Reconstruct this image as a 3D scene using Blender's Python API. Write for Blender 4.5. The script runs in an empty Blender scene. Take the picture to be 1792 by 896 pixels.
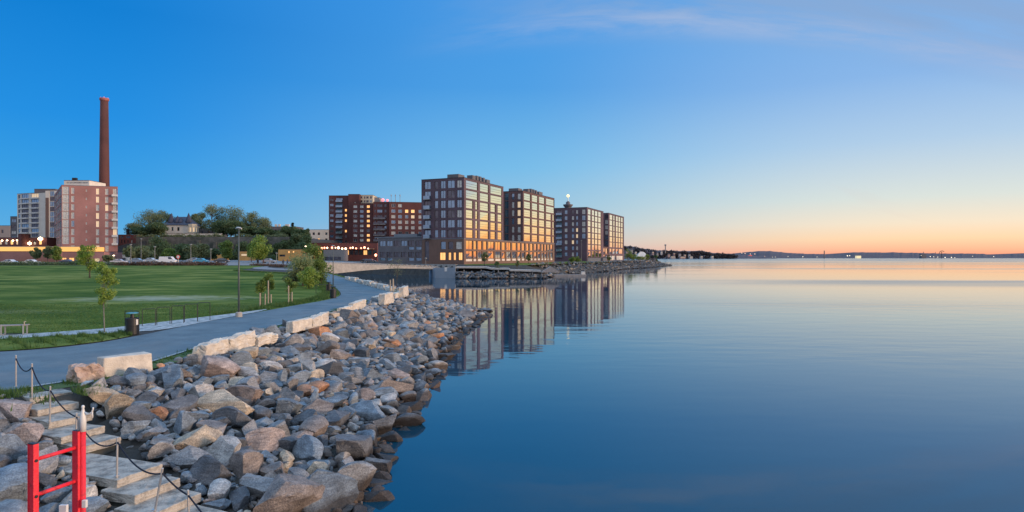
import bpy, bmesh, math, random
import numpy as np
from mathutils import Vector, Matrix, Euler
random.seed(7); rng = np.random.default_rng(11)
S = bpy.context.scene; COL = S.collection
R = math.radians
# ------------------------------------------------------------------ camera
F, H, HZ = 1100.0, 5.7, 449.0          # focal length in photo pixels, eye height over the lake, horizon row
cam = bpy.data.cameras.new('camera'); cam.sensor_width = 36; cam.lens = F/1792*36
cam.shift_y = (HZ-448)/1792*1.0; cam.clip_start = .1; cam.clip_end = 12000
camo = bpy.data.objects.new('camera', cam); COL.objects.link(camo)
camo.location = (0, 0, H); camo.rotation_euler = (R(90), 0, 0); S.camera = camo
S.view_settings.view_transform = 'Standard'; S.view_settings.look = 'None'
S.view_settings.exposure = 0.16; S.view_settings.gamma = 1
def lin(c, k=1.0):
    return tuple((((v/255)/12.92 if v/255 <= .04045 else ((v/255+.055)/1.055)**2.4)*k) for v in c)+(1.0,)
# ------------------------------------------------------------------ sky
W = bpy.data.worlds.new('World'); S.world = W; W.use_nodes = True
SUN_AZ, SUN_EL = R(66), R(7)
def build_world():
    nt = W.node_tree; N = nt.nodes; L = nt.links; N.clear()
    def n(t, **k):
        x = N.new(t)
        for a, b in k.items(): setattr(x, a, b)
        return x
    def m(op, a, b=None, clamp=False):
        x = n('ShaderNodeMath', operation=op, use_clamp=clamp)
        for i, v in enumerate((a, b)):
            if v is None: continue
            if isinstance(v, (int, float)): x.inputs[i].default_value = v
            else: L.new(v, x.inputs[i])
        return x.outputs[0]
    def mr(v, a, b, c=0., d=1.):
        x = n('ShaderNodeMapRange'); L.new(v, x.inputs[0])
        for i, q in enumerate((a, b, c, d)): x.inputs[i+1].default_value = q
        x.interpolation_type = 'SMOOTHSTEP'; return x.outputs[0]
    tc = n('ShaderNodeTexCoord'); sp = n('ShaderNodeSeparateXYZ'); L.new(tc.outputs['Generated'], sp.inputs[0])
    x, y, z = sp.outputs
    el = m('ABSOLUTE', m('ARCSINE', z))
    t = m('DIVIDE', el, R(40), True)
    hl = m('MAXIMUM', m('SQRT', m('ADD', m('MULTIPLY', x, x), m('MULTIPLY', y, y))), .0001)
    glow = R(58)
    c = m('DIVIDE', m('ADD', m('MULTIPLY', x, math.sin(glow)), m('MULTIPLY', y, math.cos(glow))), hl)
    def ramp(stops):
        r = n('ShaderNodeValToRGB'); L.new(t, r.inputs[0]); e = r.color_ramp.elements
        r.color_ramp.interpolation = 'EASE' if 0 else 'LINEAR'
        for i, (p, col, k) in enumerate(stops):
            q = e[i] if i < 2 else e.new(p/40)
            q.position = p/40; q.color = lin(col, k)
        return r.outputs[0]
    cold = ramp([(0, (118,178,214), 1), (40, (100,148,196), 2.6), (2.2, (84,168,222), 1), (6, (50,154,224), 1), (10.5, (28,140,222), 1), (18.5, (8,124,208), 1), (23, (20,124,208), 1.05)])  # highest stop over-bright in every ramp: added ambient fill from above the view
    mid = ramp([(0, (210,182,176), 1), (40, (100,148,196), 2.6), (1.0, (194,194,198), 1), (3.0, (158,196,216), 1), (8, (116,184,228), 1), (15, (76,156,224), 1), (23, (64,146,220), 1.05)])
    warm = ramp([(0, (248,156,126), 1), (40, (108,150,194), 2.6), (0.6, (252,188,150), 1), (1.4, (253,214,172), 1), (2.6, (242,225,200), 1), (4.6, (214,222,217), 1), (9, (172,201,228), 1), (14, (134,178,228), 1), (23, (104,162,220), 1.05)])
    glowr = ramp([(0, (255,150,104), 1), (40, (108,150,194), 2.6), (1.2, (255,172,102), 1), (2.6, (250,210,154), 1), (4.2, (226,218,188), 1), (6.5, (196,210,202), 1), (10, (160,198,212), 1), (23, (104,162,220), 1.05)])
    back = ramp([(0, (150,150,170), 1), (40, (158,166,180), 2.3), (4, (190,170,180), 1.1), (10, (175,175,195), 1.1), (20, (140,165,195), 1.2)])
    def mix(f, a, b, bl='MIX'):
        q = n('ShaderNodeMix', data_type='RGBA', blend_type=bl)
        if isinstance(f, (int, float)): q.inputs[0].default_value = f
        else: L.new(f, q.inputs[0])
        for i, v in ((6, a), (7, b)):
            if isinstance(v, tuple): q.inputs[i].default_value = v
            else: L.new(v, q.inputs[i])
        return q.outputs[2]
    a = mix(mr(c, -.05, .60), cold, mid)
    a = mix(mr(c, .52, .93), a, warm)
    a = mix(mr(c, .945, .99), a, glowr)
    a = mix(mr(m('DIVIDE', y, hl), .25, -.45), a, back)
    # thin streaked cirrus
    mp = n('ShaderNodeMapping'); cb = n('ShaderNodeCombineXYZ')
    az = m('ARCTAN2', x, y); azd = m('MULTIPLY', az, 57.2958); a8 = m('SUBTRACT', azd, 8.0)
    dd = m('SUBTRACT', m('MULTIPLY', el, 57.2958), m('SUBTRACT', 19.3, m('MULTIPLY', m('MULTIPLY', a8, a8), .0071)))
    L.new(azd, cb.inputs[0]); L.new(dd, cb.inputs[1]); L.new(cb.outputs[0], mp.inputs[0]); mp.inputs['Scale'].default_value = (.05, .34, 1); mp.inputs['Rotation'].default_value = (0, 0, R(1.5))
    no = n('ShaderNodeTexNoise'); L.new(mp.outputs[0], no.inputs['Vector']); no.inputs['Scale'].default_value = 1.6; no.inputs['Detail'].default_value = 8; no.inputs['Roughness'].default_value = .62; no.inputs['Distortion'].default_value = .35
    veil = m('MULTIPLY', m('MULTIPLY', mr(dd, -1.6, 2.2), mr(azd, -12, 16)), mr(azd, 110, 70))
    a = mix(m('MULTIPLY', m('MULTIPLY', veil, mr(no.outputs[0], .22, .62)), .80), a, lin((134,166,208)))
    edge = m('MULTIPLY', mr(dd, -.9, .3), mr(dd, 2.6, .6))
    a = mix(m('MULTIPLY', m('MULTIPLY', m('MULTIPLY', edge, veil), mr(no.outputs[0], .30, .68)), .66), a, lin((178,192,222)))
    cl2 = m('MULTIPLY', mr(no.outputs[0], .56, .66), m('MULTIPLY', mr(el, R(1.5), R(4)), m('SUBTRACT', 1.0, mr(el, R(5), R(8)))))
    a = mix(m('MULTIPLY', m('MULTIPLY', cl2, mr(c, .7, .95)), .08), a, lin((214,186,182)))
    sky = n('ShaderNodeTexSky', sky_type='NISHITA'); sky.sun_disc = False
    sky.sun_elevation = R(2); sky.sun_rotation = SUN_AZ; sky.altitude = 100
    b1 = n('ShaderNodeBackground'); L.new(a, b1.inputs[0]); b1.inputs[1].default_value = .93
    b2 = n('ShaderNodeBackground'); L.new(sky.outputs[0], b2.inputs[0]); b2.inputs[1].default_value = .006
    ad = n('ShaderNodeAddShader'); L.new(b1.outputs[0], ad.inputs[0]); L.new(b2.outputs[0], ad.inputs[1])
    o = n('ShaderNodeOutputWorld'); L.new(ad.outputs[0], o.inputs[0])
build_world()
# ------------------------------------------------------------------ low western light
sl = bpy.data.lights.new('sun', 'SUN'); sl.energy = 2.8; sl.angle = R(16); sl.color = (1, .66, .42)
so = bpy.data.objects.new('sun', sl); COL.objects.link(so)
sd = Vector((math.sin(SUN_AZ)*math.cos(SUN_EL), math.cos(SUN_AZ)*math.cos(SUN_EL), math.sin(SUN_EL)))
SUN_DIR = Vector((math.sin(R(102))*math.cos(SUN_EL), math.cos(R(102))*math.cos(SUN_EL), math.sin(SUN_EL)))
so.rotation_euler = SUN_DIR.to_track_quat('Z', 'Y').to_euler()

# ------------------------------------------------------------------ helpers
def at(px, py, D): return Vector(((px-896)/F*D, D, H+(HZ-py)/F*D))
def gp(px, py, z=1.9): return at(px, py, (H-z)*F/(py-HZ))
def X(px, D): return (px-896)/F*D
def ZZ(py, D): return H+(HZ-py)/F*D
def tag(o, label=None, cat=None, group=None, kind=None):
    if label: o['label'] = label
    if cat: o['category'] = cat
    if group: o['group'] = group
    if kind: o['kind'] = kind
    return o
def empty(name, loc, label=None, cat=None, group=None, rz=0):
    o = bpy.data.objects.new(name, None); COL.objects.link(o); o.location = loc; o.rotation_euler = (0, 0, rz)
    o.empty_display_size = .3
    return tag(o, label, cat, group)
class MB:
    def __init__(s): s.v = []; s.f = []; s.m = []
    def add(s, vs, fs, mi=0):
        k = len(s.v); s.v += [tuple(v) for v in vs]; s.f += [tuple(i+k for i in f) for f in fs]; s.m += [mi]*len(fs); return s
    def quad(s, a, b, c, d, mi=0): return s.add((a, b, c, d), ((0, 1, 2, 3),), mi)
    def obox(s, o, a, b, c, mi=0):
        o, a, b, c = map(Vector, (o, a, b, c))
        if a.cross(b).dot(c) < 0: a, b = b, a
        vs = [o, o+a, o+a+b, o+b, o+c, o+a+c, o+a+b+c, o+b+c]
        return s.add(vs, ((0,3,2,1), (4,5,6,7), (0,1,5,4), (1,2,6,5), (2,3,7,6), (3,0,4,7)), mi)
    def box(s, x0, x1, y0, y1, z0, z1, mi=0): return s.obox((x0, y0, z0), (x1-x0, 0, 0), (0, y1-y0, 0), (0, 0, z1-z0), mi)
    def tube(s, pts, rs, n=8, mi=0, cap=True):
        pts = [Vector(p) for p in pts]
        if not isinstance(rs, (list, tuple)): rs = [rs]*len(pts)
        k = len(s.v); last = None
        for i, p in enumerate(pts):
            d = (pts[min(i+1, len(pts)-1)]-pts[max(i-1, 0)]).normalized()
            if last is None: a = d.orthogonal().normalized()
            else: a = (last-d*last.dot(d)); a = a.normalized() if a.length > 1e-6 else d.orthogonal().normalized()
            last = a; b = d.cross(a)
            for j in range(n):
                w = 2*math.pi*j/n; s.v.append(tuple(p+(a*math.cos(w)+b*math.sin(w))*rs[i]))
        for i in range(len(pts)-1):
            for j in range(n):
                s.f.append((k+i*n+j, k+i*n+(j+1) % n, k+(i+1)*n+(j+1) % n, k+(i+1)*n+j)); s.m.append(mi)
        if cap:
            s.f.append(tuple(k+j for j in reversed(range(n)))); s.m.append(mi)
            e = k+(len(pts)-1)*n; s.f.append(tuple(e+j for j in range(n))); s.m.append(mi)
        return s
    def lathe(s, prof, c=(0, 0, 0), n=16, mi=0):
        return s.tube([(c[0], c[1], c[2]+z) for r, z in prof], [r for r, z in prof], n, mi)
    def build(s, name, mats, parent=None, loc=None, smooth=False, bevel=0):
        me = bpy.data.meshes.new(name); me.from_pydata(s.v, [], s.f)
        if not isinstance(mats, (list, tuple)): mats = [mats]
        for mm in mats: me.materials.append(mm)
        me.polygons.foreach_set('material_index', s.m)
        if smooth: me.polygons.foreach_set('use_smooth', [True]*len(s.f))
        me.update()
        o = bpy.data.objects.new(name, me); COL.objects.link(o)
        if loc is not None: o.location = loc
        if parent: o.parent = parent
        if bevel:
            b = o.modifiers.new('bevel', 'BEVEL'); b.width = bevel; b.segments = 2; b.limit_method = 'ANGLE'
        return o
def npmesh(name, V, Fq, mats, parent=None, mi=None, tint=None, smooth=False, loc=None):
    me = bpy.data.meshes.new(name); V = np.asarray(V, np.float32); Fq = np.asarray(Fq, np.int32); k = Fq.shape[1]
    me.vertices.add(len(V)); me.vertices.foreach_set('co', V.ravel())
    me.loops.add(Fq.size); me.loops.foreach_set('vertex_index', Fq.ravel())
    me.polygons.add(len(Fq)); me.polygons.foreach_set('loop_start', np.arange(0, Fq.size, k, dtype=np.int32))
    if not isinstance(mats, (list, tuple)): mats = [mats]
    for m_ in mats: me.materials.append(m_)
    if mi is not None: me.polygons.foreach_set('material_index', np.asarray(mi, np.int32))
    if smooth: me.polygons.foreach_set('use_smooth', np.ones(len(Fq), bool))
    me.update(calc_edges=True)
    if tint is not None:
        a = me.attributes.new('tint', 'FLOAT_COLOR', 'POINT'); a.data.foreach_set('color', np.asarray(tint, np.float32).ravel())
    o = bpy.data.objects.new(name, me); COL.objects.link(o)
    if parent: o.parent = parent
    if loc is not None: o.location = loc
    return o
# ------------------------------------------------------------------ materials
def mat(name, col, rough=.8, metal=0., var=.25, scale=3., bump=.0, bscale=None, col2=None, spec=None, emit=None, coat=0, coords='Object', stretch=None, detail=6, lohi=(.35, .65)):
    m = bpy.data.materials.new(name); m.use_nodes = True; nt = m.node_tree; N = nt.nodes; L = nt.links
    b = N['Principled BSDF']; b.inputs['Roughness'].default_value = rough; b.inputs['Metallic'].default_value = metal
    if spec is not None: b.inputs['Specular IOR Level'].default_value = spec
    col = tuple(col)+(1,) if len(col) == 3 else col
    if col2 is None: col2 = tuple(min(1, v*(1-var)) for v in col[:3])+(1,)
    elif len(col2) == 3: col2 = tuple(col2)+(1,)
    tc = N.new('ShaderNodeTexCoord'); src = tc.outputs[coords]
    if coords == 'World':
        src = None
    if stretch:
        mp = N.new('ShaderNodeMapping'); mp.inputs['Scale'].default_value = stretch; L.new(src, mp.inputs[0]); src = mp.outputs[0]
    no = N.new('ShaderNodeTexNoise'); no.inputs['Scale'].default_value = scale; no.inputs['Detail'].default_value = detail; no.inputs['Roughness'].default_value = .65
    L.new(src, no.inputs['Vector'])
    r = N.new('ShaderNodeValToRGB'); r.color_ramp.elements[0].position = lohi[0]; r.color_ramp.elements[1].position = lohi[1]
    r.color_ramp.elements[0].color = col2; r.color_ramp.elements[1].color = col
    L.new(no.outputs[0], r.inputs[0]); L.new(r.outputs[0], b.inputs['Base Color'])
    if bump:
        n2 = N.new('ShaderNodeTexNoise'); n2.inputs['Scale'].default_value = bscale or scale*6; n2.inputs['Detail'].default_value = 5; L.new(src, n2.inputs['Vector'])
        bp = N.new('ShaderNodeBump'); bp.inputs['Strength'].default_value = bump; bp.inputs['Distance'].default_value = .05; L.new(n2.outputs[0], bp.inputs['Height']); L.new(bp.outputs[0], b.inputs['Normal'])
    if emit: b.inputs['Emission Color'].default_value = tuple(emit[0])+(1,); b.inputs['Emission Strength'].default_value = emit[1]
    if coat: b.inputs['Coat Weight'].default_value = coat
    return m
def brick_mat(name, c1, c2, mortar, scale=1.0):
    m = bpy.data.materials.new(name); m.use_nodes = True; nt = m.node_tree; N = nt.nodes; L = nt.links; b = N['Principled BSDF']; b.inputs['Roughness'].default_value = .85
    tc = N.new('ShaderNodeTexCoord'); sp = N.new('ShaderNodeSeparateXYZ'); L.new(tc.outputs['Object'], sp.inputs[0])
    ad = N.new('ShaderNodeMath'); ad.operation = 'ADD'; L.new(sp.outputs[0], ad.inputs[0]); L.new(sp.outputs[1], ad.inputs[1])
    cb = N.new('ShaderNodeCombineXYZ'); L.new(ad.outputs[0], cb.inputs[0]); L.new(sp.outputs[2], cb.inputs[1])
    br = N.new('ShaderNodeTexBrick'); L.new(cb.outputs[0], br.inputs['Vector']); br.inputs['Scale'].default_value = 1/scale
    br.inputs['Color1'].default_value = c1+(1,); br.inputs['Color2'].default_value = c2+(1,); br.inputs['Mortar'].default_value = mortar+(1,)
    br.inputs['Mortar Size'].default_value = .012; br.inputs['Brick Width'].default_value = .5; br.inputs['Row Height'].default_value = .18
    no = N.new('ShaderNodeTexNoise'); no.inputs['Scale'].default_value = .12; no.inputs['Detail'].default_value = 5; L.new(tc.outputs['Object'], no.inputs['Vector'])
    r = N.new('ShaderNodeMapRange'); L.new(no.outputs[0], r.inputs[0]); r.inputs[1].default_value = .3; r.inputs[2].default_value = .7; r.inputs[3].default_value = .72; r.inputs[4].default_value = 1.15
    mx = N.new('ShaderNodeMix'); mx.data_type = 'RGBA'; mx.blend_type = 'MULTIPLY'; mx.inputs[0].default_value = 1
    L.new(br.outputs[0], mx.inputs[6]); L.new(r.outputs[0], mx.inputs[7]); L.new(mx.outputs[2], b.inputs['Base Color'])
    return m
M = {}
M['brick_dark'] = brick_mat('dark brown brick', (.17,.085,.08), (.13,.07,.07), (.18,.13,.13))
M['brick_violet'] = brick_mat('violet brown brick', (.15,.095,.115), (.12,.08,.10), (.16,.12,.14))
M['brick_red'] = brick_mat('red brick', (.15,.050,.048), (.12,.042,.042), (.14,.08,.075))
M['brick_rust'] = brick_mat('orange red brick', (.44,.20,.175), (.39,.175,.15), (.38,.26,.23))
M['brick_chim'] = brick_mat('chimney brick', (.13,.047,.042), (.10,.04,.036), (.13,.07,.06))
M['grey_clad'] = mat('grey cladding', (.17,.165,.18), .6, var=.3, scale=.4)
M['bronze'] = mat('bronze frame', (.20,.12,.09), .5, var=.2, scale=1)
M['concrete'] = mat('concrete', (.42,.41,.38), .85, var=.3, scale=1.2, bump=.2)
M['plaster'] = mat('white plaster', (.80,.74,.64), .8, var=.15, scale=.4)
M['cream'] = mat('cream plaster', (.66,.60,.46), .8, var=.15, scale=.4)
M['yellow'] = mat('ochre plaster', (.78,.40,.12), .8, var=.2, scale=.6)
M['white_panel'] = mat('white panel', (.75,.72,.66), .5, var=.1, scale=.5)
M['roof_dark'] = mat('dark roof felt', (.06,.06,.065), .8, var=.3, scale=.5)
M['roof_grey'] = mat('grey metal roof', (.20,.23,.26), .45, var=.2, scale=.3)
M['roof_blue'] = mat('slate roof', (.05,.055,.09), .6, var=.3, scale=.6)
M['mirror'] = mat('coated glass', (.92,.93,.84), .035, metal=1., var=.06, scale=.35)
M['glass_blue'] = mat('window glass', (.30,.48,.64), .06, metal=.75, var=.35, scale=.5)
M['glass_dark'] = mat('dark window glass', (.16,.18,.22), .07, metal=.7, var=.5, scale=.6)
M['glass_teal'] = mat('teal glass', (.06,.16,.22), .12, metal=.5, var=.4, scale=.4)
M['curtain'] = mat('curtained window', (.80,.80,.74), .25, var=.45, scale=1.4, metal=.15)
M['lit'] = mat('lit window', (.8,.45,.2), .4, emit=((1,.50,.16), 1.1))
M['lit_pale'] = mat('pale lit window', (.8,.6,.4), .4, emit=((1,.72,.42), .45))
M['painted_glow'] = mat('wall with painted lamp glow', (.8,.45,.15), .6, emit=((1,.50,.12), .75))  # wall surface emits by itself, standing in for lamp light on it
M['lamp'] = mat('lamp glow', (1,.8,.6), .4, emit=((1,.70,.42), 6))
M['lamp_red'] = mat('red lamp glow', (1,.4,.3), .4, emit=((1,.28,.16), 5))
M['lamp_pink'] = mat('pink lamp glow', (1,.4,.4), .4, emit=((1,.22,.26), 1.2))
M['steel'] = mat('galvanised steel', (.62,.60,.56), .35, metal=.55, var=.2, scale=8)
M['pole_metal'] = mat('grey green pole', (.12,.14,.13), .5, metal=.3, var=.3, scale=2)
M['pole_light'] = mat('dull grey pole', (.26,.27,.26), .6, var=.2, scale=2)
M['black'] = mat('black metal', (.022,.024,.028), .5, var=.3, scale=4)
M['bin_top'] = mat('teal blue lid', (.10,.32,.42), .4, var=.2, scale=6)
M['red'] = mat('red paint', (.88,.028,.050), .52, col2=(.50,.03,.035), scale=16, bump=.25, bscale=60, lohi=(.32, .46), coat=.0)
M['white'] = mat('white plastic', (.78,.78,.74), .4, var=.12, scale=9)
M['rope'] = mat('dark rope', (.012,.018,.035), .9, var=.3, scale=60)
M['wood_pale'] = mat('pale wood', (.50,.42,.32), .8, var=.3, scale=4, stretch=(1, 1, .2))
M['wood_grey'] = mat('grey weathered wood', (.36,.34,.33), .8, var=.3, scale=2)
M['bark'] = mat('bark', (.10,.085,.07), .9, var=.4, scale=6)
M['bark_grey'] = mat('grey bark', (.28,.26,.23), .9, var=.4, scale=9)
M['limestone'] = mat('pale limestone', (.72,.67,.57), .8, col2=(.48,.44,.38), scale=2.2, bump=.5, bscale=16)
M['slab'] = mat('weathered concrete slab', (.50,.47,.41), .85, col2=(.17,.165,.15), scale=2.6, bump=.8, bscale=24, lohi=(.36, .56))
M['cobble'] = mat('pale cobbles', (.50,.53,.53), .8, col2=(.20,.24,.24), scale=2.6, bump=.5, bscale=6, lohi=(.40, .56))
M['kerb'] = mat('pale kerb', (.42,.46,.46), .8, var=.25, scale=3)
M['stonewall'] = mat('rough stone wall', (.16,.16,.15), .9, col2=(.05,.065,.05), scale=.35, bump=.8, bscale=1.0)
M['redwall'] = brick_mat('pinkish red wall', (.30,.15,.13), (.26,.13,.115), (.22,.13,.12))
def leaf_mat(name, a, b):
    m = bpy.data.materials.new(name); m.use_nodes = True; nt = m.node_tree; N = nt.nodes; L = nt.links; bs = N['Principled BSDF']; bs.inputs['Roughness'].default_value = .6
    no = N.new('ShaderNodeTexNoise'); g = N.new('ShaderNodeNewGeometry'); L.new(g.outputs['Position'], no.inputs['Vector']); no.inputs['Scale'].default_value = 2.2; no.inputs['Detail'].default_value = 4
    r = N.new('ShaderNodeValToRGB'); r.color_ramp.elements[0].position = .35; r.color_ramp.elements[1].position = .65
    r.color_ramp.elements[0].color = a+(1,); r.color_ramp.elements[1].color = b+(1,)
    L.new(no.outputs[0], r.inputs[0]); L.new(r.outputs[0], bs.inputs['Base Color'])
    tr = N.new('ShaderNodeBsdfTranslucent'); L.new(r.outputs[0], tr.inputs[0]); mx = N.new('ShaderNodeMixShader'); mx.inputs[0].default_value = .35
    L.new(bs.outputs[0], mx.inputs[1]); L.new(tr.outputs[0], mx.inputs[2]); L.new(mx.outputs[0], N['Material Output'].inputs[0])
    return m
M['leaf_fresh'] = leaf_mat('fresh spring leaves', (.16,.26,.035), (.34,.44,.08))
M['leaf_mid'] = leaf_mat('green leaves', (.10,.18,.035), (.24,.32,.07))
M['leaf_pale'] = leaf_mat('pale willow leaves', (.17,.24,.10), (.34,.40,.18))
M['leaf_dark'] = leaf_mat('dark leaves', (.07,.12,.05), (.15,.21,.08))
M['leaf_olive'] = leaf_mat('olive budding crown', (.14,.18,.075), (.27,.30,.14))
M['leaf_conifer'] = leaf_mat('conifer needles', (.015,.03,.025), (.03,.05,.04))
M['leaf_brown'] = leaf_mat('reddish hedge', (.12,.07,.05), (.18,.11,.06))
M['grass_blade'] = leaf_mat('grass blades', (.055,.12,.025), (.13,.22,.05))
def rock_mat(name, attr):
    m = bpy.data.materials.new(name); m.use_nodes = True; nt = m.node_tree; N = nt.nodes; L = nt.links; b = N['Principled BSDF']; b.inputs['Roughness'].default_value = .72
    if attr:
        a = N.new('ShaderNodeAttribute'); a.attribute_name = 'tint'; base = a.outputs['Color']
    else:
        a = N.new('ShaderNodeObjectInfo'); base = a.outputs['Color']
    g = N.new('ShaderNodeNewGeometry'); pos = g.outputs['Position']
    def noise(s, d=6, r=.6, v=None):
        q = N.new('ShaderNodeTexNoise'); q.inputs['Scale'].default_value = s; q.inputs['Detail'].default_value = d; q.inputs['Roughness'].default_value = r; L.new(v or pos, q.inputs['Vector']); return q.outputs[0]
    def ramp(v, p0, c0, p1, c1):
        r = N.new('ShaderNodeValToRGB'); e = r.color_ramp.elements; e[0].position = p0; e[1].position = p1; e[0].color = c0; e[1].color = c1; L.new(v, r.inputs[0]); return r.outputs[0]
    def mul(a_, b_, f=1.):
        q = N.new('ShaderNodeMix'); q.data_type = 'RGBA'; q.blend_type = 'MULTIPLY'; q.inputs[0].default_value = f; L.new(a_, q.inputs[6]); L.new(b_, q.inputs[7]); return q.outputs[2]
    c = mul(base, ramp(noise(2.3, 5), .3, (.62,.60,.58,1), .7, (1.35,1.32,1.28,1)))
    c = mul(c, ramp(noise(26, 4, .75), .34, (.55,.55,.56,1), .62, (1.25,1.24,1.22,1)))
    # foliation bands, tilted
    mp = N.new('ShaderNodeMapping'); mp.inputs['Scale'].default_value = (1.2, 2.5, 11); mp.inputs['Rotation'].default_value = (.6, .4, .2); L.new(pos, mp.inputs[0])
    c = mul(c, ramp(noise(1.6, 5, .7, mp.outputs[0]), .38, (.72,.72,.74,1), .6, (1.15,1.14,1.12,1)))
    sp = N.new('ShaderNodeSeparateXYZ'); L.new(pos, sp.inputs[0])
    ad = N.new('ShaderNodeMath'); ad.operation = 'MULTIPLY_ADD'; L.new(noise(1.5), ad.inputs[0]); ad.inputs[1].default_value = -.5; L.new(sp.outputs[2], ad.inputs[2])
    c = mul(c, ramp(ad.outputs[0], .0, (.24,.20,.18,1), .16, (1,1,1,1)))
    L.new(c, b.inputs['Base Color'])
    bp = N.new('ShaderNodeBump'); bp.inputs['Strength'].default_value = .55; bp.inputs['Distance'].default_value = .05
    nn = N.new('ShaderNodeMath'); nn.operation = 'ADD'; L.new(noise(7, 8, .7), nn.inputs[0]); L.new(noise(30, 3), nn.inputs[1])
    L.new(nn.outputs[0], bp.inputs['Height']); L.new(bp.outputs[0], b.inputs['Normal'])
    return m
M['rock'] = rock_mat('granite rock', False); M['rock_many'] = rock_mat('granite rocks', True)
def ground_mat(name, stops, scale, bump=.3, bscale=20, stretch=None, rough=.95, extra=None):
    m = bpy.data.materials.new(name); m.use_nodes = True; nt = m.node_tree; N = nt.nodes; L = nt.links; b = N['Principled BSDF']; b.inputs['Roughness'].default_value = rough
    g = N.new('ShaderNodeNewGeometry'); src = g.outputs['Position']
    if stretch: mp = N.new('ShaderNodeMapping'); mp.inputs['Scale'].default_value = stretch; L.new(src, mp.inputs[0]); s2 = mp.outputs[0]
    else: s2 = src
    no = N.new('ShaderNodeTexNoise'); no.inputs['Scale'].default_value = scale; no.inputs['Detail'].default_value = 9; no.inputs['Roughness'].default_value = .62; L.new(s2, no.inputs['Vector'])
    r = N.new('ShaderNodeValToRGB'); e = r.color_ramp.elements
    for i, (p, c) in enumerate(stops):
        q = e[i] if i < 2 else e.new(p)
        q.position = p; q.color = tuple(c)+(1,)
    L.new(no.outputs[0], r.inputs[0]); col = r.outputs[0]
    n3 = N.new('ShaderNodeTexNoise'); n3.inputs['Scale'].default_value = bscale; n3.inputs['Detail'].default_value = 5; n3.inputs['Roughness'].default_value = .7; L.new(src, n3.inputs['Vector'])
    r3 = N.new('ShaderNodeMapRange'); L.new(n3.outputs[0], r3.inputs[0]); r3.inputs[1].default_value = .3; r3.inputs[2].default_value = .7; r3.inputs[3].default_value = .72; r3.inputs[4].default_value = 1.25
    mx = N.new('ShaderNodeMix'); mx.data_type = 'RGBA'; mx.blend_type = 'MULTIPLY'; mx.inputs[0].default_value = 1; L.new(col, mx.inputs[6]); L.new(r3.outputs[0], mx.inputs[7]); col = mx.outputs[2]
    if extra:                                   # worn patches: list of (x, y, radius x, radius y, colour)
        for (ex, ey, rx, ry, ec, amt) in extra:
            mp = N.new('ShaderNodeMapping'); mp.inputs['Location'].default_value = (-ex/rx, -ey/ry, 0); mp.inputs['Scale'].default_value = (1/rx, 1/ry, 0); L.new(src, mp.inputs[0])
            ln = N.new('ShaderNodeVectorMath'); ln.operation = 'LENGTH'; L.new(mp.outputs[0], ln.inputs[0])
            nz = N.new('ShaderNodeTexNoise'); nz.inputs['Scale'].default_value = .9; nz.inputs['Detail'].default_value = 8; nz.inputs['Roughness'].default_value = .7; L.new(src, nz.inputs['Vector'])
            a = N.new('ShaderNodeMath'); a.operation = 'MULTIPLY_ADD'; L.new(nz.outputs[0], a.inputs[0]); a.inputs[1].default_value = 2.6; L.new(ln.outputs['Value'], a.inputs[2])
            q = N.new('ShaderNodeMapRange'); L.new(a.outputs[0], q.inputs[0]); q.inputs[1].default_value = 2.3; q.inputs[2].default_value = 1.2; q.inputs[3].default_value = 0; q.inputs[4].default_value = amt
            m2 = N.new('ShaderNodeMix'); m2.data_type = 'RGBA'; L.new(q.outputs[0], m2.inputs[0]); L.new(col, m2.inputs[6]); m2.inputs[7].default_value = tuple(ec)+(1,); col = m2.outputs[2]
    L.new(col, b.inputs['Base Color'])
    bp = N.new('ShaderNodeBump'); bp.inputs['Strength'].default_value = bump; bp.inputs['Distance'].default_value = .05; L.new(n3.outputs[0], bp.inputs['Height']); L.new(bp.outputs[0], b.inputs['Normal'])
    return m
M['lawn'] = ground_mat('mown lawn', [(.36, (.045,.095,.012)), (.64, (.23,.26,.065)), (.5, (.10,.155,.026))], .22, .6, 9, stretch=(.5, 1, 1), rough=1,
    extra=[(-32, 57, 9, 5, (.36,.38,.28), 1.), (-38, 43, 10, 2.5, (.20,.22,.13), .7), (-20, 47, 3, 6, (.08,.11,.04), .5), (-31, 33.5, 6, 1.2, (.10,.14,.05), .4)])
M['lawn'].node_tree.nodes['Principled BSDF'].inputs['Specular IOR Level'].default_value = .1
M['asphalt'] = ground_mat('fine asphalt', [(.34, (.10,.155,.19)), (.66, (.165,.235,.27))], .55, .4, 30, rough=.9, extra=[(-14.5, 24, 2.2, 6, (.25,.26,.255), .6), (-13.7, 50, 1, 16, (.25,.26,.26), .5), (-16, 20, 5, 1, (.25,.26,.26), .6)])
M['soil'] = ground_mat('rubble soil', [(.3, (.030,.030,.028)), (.7, (.07,.068,.06))], .9, .6, 12)
M['verge'] = ground_mat('verge grass', [(.3, (.05,.11,.025)), (.7, (.10,.15,.05))], .9, .6, 12)
M['plaza'] = ground_mat('street asphalt', [(.3, (.20,.21,.22)), (.7, (.30,.31,.31))], .1, .1, 3)
M['beachy'] = ground_mat('sandy gravel', [(.3, (.30,.26,.19)), (.7, (.42,.36,.26))], .3, .2, 8)
M['hill'] = ground_mat('distant wooded ridge', [(.3, (.07,.062,.08)), (.7, (.12,.10,.11))], .012, .5, .05)
M['far_wood'] = leaf_mat('distant woods', (.07,.075,.085), (.15,.125,.13))  # lightened leaf colours carry the distance haze
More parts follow.
